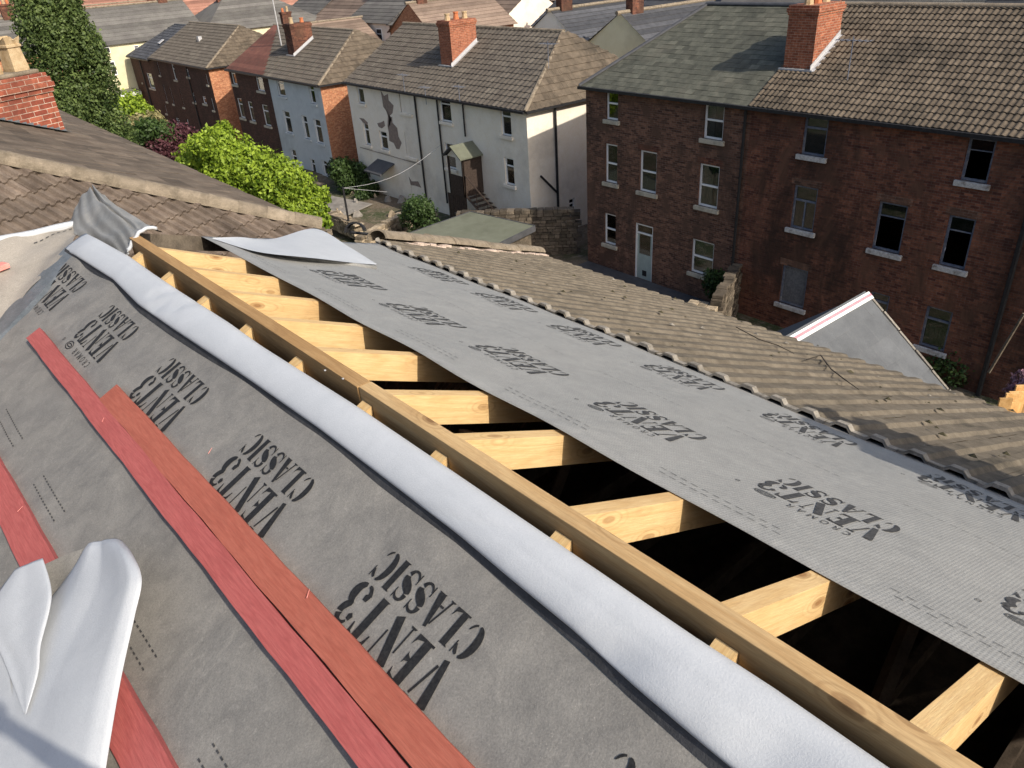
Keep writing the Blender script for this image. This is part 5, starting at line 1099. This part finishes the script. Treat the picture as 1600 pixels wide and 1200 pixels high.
bush(215,205,50,1.5,'dry','dry straw coloured scrub at the foot of the conifer',5000,.12,9,seed=7)
bush(235,215,46,1.2,'leaf_dark','weedy scrub behind the neighbouring side roof',4000,.1,7,seed=17)
bush(700,400,22,.5,'leaf_dark','low weeds behind the hip of our roof',1500,.06,5,seed=8)
bush(1130,440,16.0,1.0,'leaf_dark','dark ivy clump on the shaded wall by the drainpipe',5000,.07,8,seed=9)
bush(1165,462,15.5,.8,'leaf_dark','straggly dark brambles below the boarded window',3000,.07,6,seed=10)
bush(1600,612,2.6,.24,'lilac','pinkish lilac shrub at the right edge above the orange fence',1500,.03,16,seed=11,spread=1.6)
bush(1500,560,7.5,.9,'leaf_dark','dark low shrub behind the new slated outbuilding',3000,.06,7,seed=12)
for i, (px, py, Y, R_) in enumerate([(110,12,150,5),(235,10,150,5.5),(250,6,156,4),(300,0,175,5),(55,-6,160,4),(320,4,140,3)]):
    bush(px, py, Y, R_, 'conifer' if i != 1 else 'leaf_dark', 'distant rounded dark tree among the far rooftops at the upper left', 5000, .35, 9, 'distant_tree', 30+i, 'distant trees at the upper left')
for o in COL.objects:
    if o.get('category') == 'shrub' and o.name.startswith('distant_tree'): o['category'] = 'tree'

# ------------------------------------------------------------------ the photographer, standing on the left slope behind the camera
zs = float(slope(-.02,-.32,.01)[2]); px_, py_ = -.17, -.36
J = {'pel':(0,0,.95,.15,.11),'wai':(0,.0,1.10,.135,.10),'che':(0,.01,1.32,.165,.115),'nec':(0,.02,1.50,.06,.06),'hdb':(0,.04,1.58,.085,.09),'hdt':(0,.05,1.70,.075,.09),
 'lsh':(-.19,.01,1.43,.062,.062),'lel':(-.27,.18,1.62,.045,.045),'lwr':(-.10,.34,1.86,.03,.03),'lha':(-.06,.36,1.93,.035,.02),
 'rsh':(.19,.01,1.43,.062,.062),'rel':(.27,.18,1.62,.045,.045),'rwr':(.10,.34,1.86,.03,.03),'rha':(.06,.36,1.93,.035,.02),
 'lhp':(-.10,0,.90,.095,.095),'lkn':(-.13,.05,.50,.062,.062),'lan':(-.15,-.02,.10,.04,.04),'lto':(-.16,.14,.04,.04,.03),
 'rhp':(.10,0,.90,.095,.095),'rkn':(.13,.05,.50,.062,.062),'ran':(.15,-.02,.10,.04,.04),'rto':(.16,.14,.04,.04,.03)}
Ed = [('pel','wai'),('wai','che'),('che','nec'),('nec','hdb'),('hdb','hdt'),('che','lsh'),('lsh','lel'),('lel','lwr'),('lwr','lha'),('che','rsh'),('rsh','rel'),('rel','rwr'),('rwr','rha'),('pel','lhp'),('lhp','lkn'),('lkn','lan'),('lan','lto'),('pel','rhp'),('rhp','rkn'),('rkn','ran'),('ran','rto')]
pv = list(J.items()); rd = {k: v[3:] for k, v in J.items()}; vs = [v[:3] for k, v in pv]; ix = {k: i for i, (k, v) in enumerate(pv)}; es = [(ix[a], ix[b]) for a, b in Ed]
for sgn, h_ in ((-1,'lha'), (1,'rha')):
    hx_, hy_, hz_ = J[h_][:3]
    for q in range(4):
        b0 = len(vs); o_ = (q-1.5)*.018
        vs += [(hx_+o_, hy_+.012, hz_+.035), (hx_+o_-sgn*.012, hy_+.028, hz_+.06-.004*abs(q-1.5)), (hx_+o_-sgn*.028, hy_+.02, hz_+.078-.006*abs(q-1.5))]; es += [(ix[h_], b0), (b0, b0+1), (b0+1, b0+2)]; pv += [('f', (0,0,0,.008,.008))]*3
    b0 = len(vs); vs += [(hx_-sgn*.035, hy_-.005, hz_+.01), (hx_-sgn*.055, hy_-.0, hz_+.035)]; es += [(ix[h_], b0), (b0, b0+1)]; pv += [('f', (0,0,0,.01,.01))]*2
me = bpy.data.meshes.new('person'); me.from_pydata(vs, es, []); pm = bpy.data.objects.new('person', me); COL.objects.link(pm); pm.location = (px_, py_, zs)
pm.modifiers.new('skin', 'SKIN'); sv = me.skin_vertices[0].data
for i, (k, v) in enumerate(pv): sv[i].radius = v[3:5]
sv[0].use_root = True; sb = pm.modifiers.new('sub', 'SUBSURF'); sb.levels = 2; sb.render_levels = 2
t_ = NT('work clothes and skin'); sx_ = t_.n('SeparateXYZ', ins={0: t_.coord()}); zc_ = sx_.outputs[2]; yc_ = sx_.outputs[1]
cl = t_.mix(t_.ramp(zc_, .93, .95), (.03,.035,.05), (.09,.10,.11)); skn = t_.math('MAXIMUM', t_.math('MULTIPLY', t_.ramp(zc_, 1.51, 1.53), t_.ramp(yc_, .13, .14, 1, 0)), t_.ramp(zc_, 1.84, 1.86)); me.materials.append(t_.bsdf(t_.mix(skn, cl, (.45,.26,.18)), .8))
tag(pm, 'person in dark work clothes holding up the camera, whose shadow falls on the white flap', 'person')
mb = MB(); hc = np.array([px_, py_+.045, zs+1.70]); mb.grid(lambda a, b: hc+np.array([.092*math.cos(b)*math.cos(a), -.012+.105*math.sin(b)*math.cos(a), .09*math.sin(a)+.0]), np.linspace(-.1, PI/2, 9), np.linspace(0, 2*PI, 24)); pm['_loc'] = tuple(pm.location); mb.build('hair', M['twig'], pm, smooth=True)

# ================================================================== CAMERA, SUN, SKY
cam = bpy.data.cameras.new('camera'); co = bpy.data.objects.new('camera', cam); COL.objects.link(co); SC.camera = co
cam.sensor_width = 36; cam.lens = 36*F/1600; cam.clip_end = 3000; cam.clip_start = .05
right = np.array([cB[0], cA[0], -cN[0]]); upv = np.array([cB[1], cA[1], -cN[1]]); fwd = np.array([cB[2], cA[2], -cN[2]])
co.matrix_world = Matrix(frameM(CAM, right, upv, -fwd))
to_sun = Vector((.10, -1., .76)).normalized()
sun = bpy.data.lights.new('sun', 'SUN'); sun.energy = 4.8; sun.angle = math.radians(.53); sun.color = (1., .91, .78)
so = bpy.data.objects.new('sun', sun); COL.objects.link(so); so.rotation_euler = to_sun.to_track_quat('Z', 'Y').to_euler(); so.location = (0, -30, 40)
w = bpy.data.worlds.new('World'); SC.world = w; w.use_nodes = True; nt_ = w.node_tree; sky = nt_.nodes.new('ShaderNodeTexSky'); sky.sky_type = 'NISHITA'; sky.sun_disc = False
sky.sun_elevation = math.asin(to_sun.z); sky.sun_rotation = math.atan2(to_sun.x, to_sun.y); sky.air_density = 1.; sky.dust_density = 3.
bg = nt_.nodes['Background']; nt_.links.new(sky.outputs[0], bg.inputs[0]); bg.inputs[1].default_value = .15
SC.view_settings.view_transform = 'Standard'; SC.view_settings.look = 'None'; SC.view_settings.exposure = 0
for o in list(COL.objects):
    if '_loc' in o: del o['_loc']
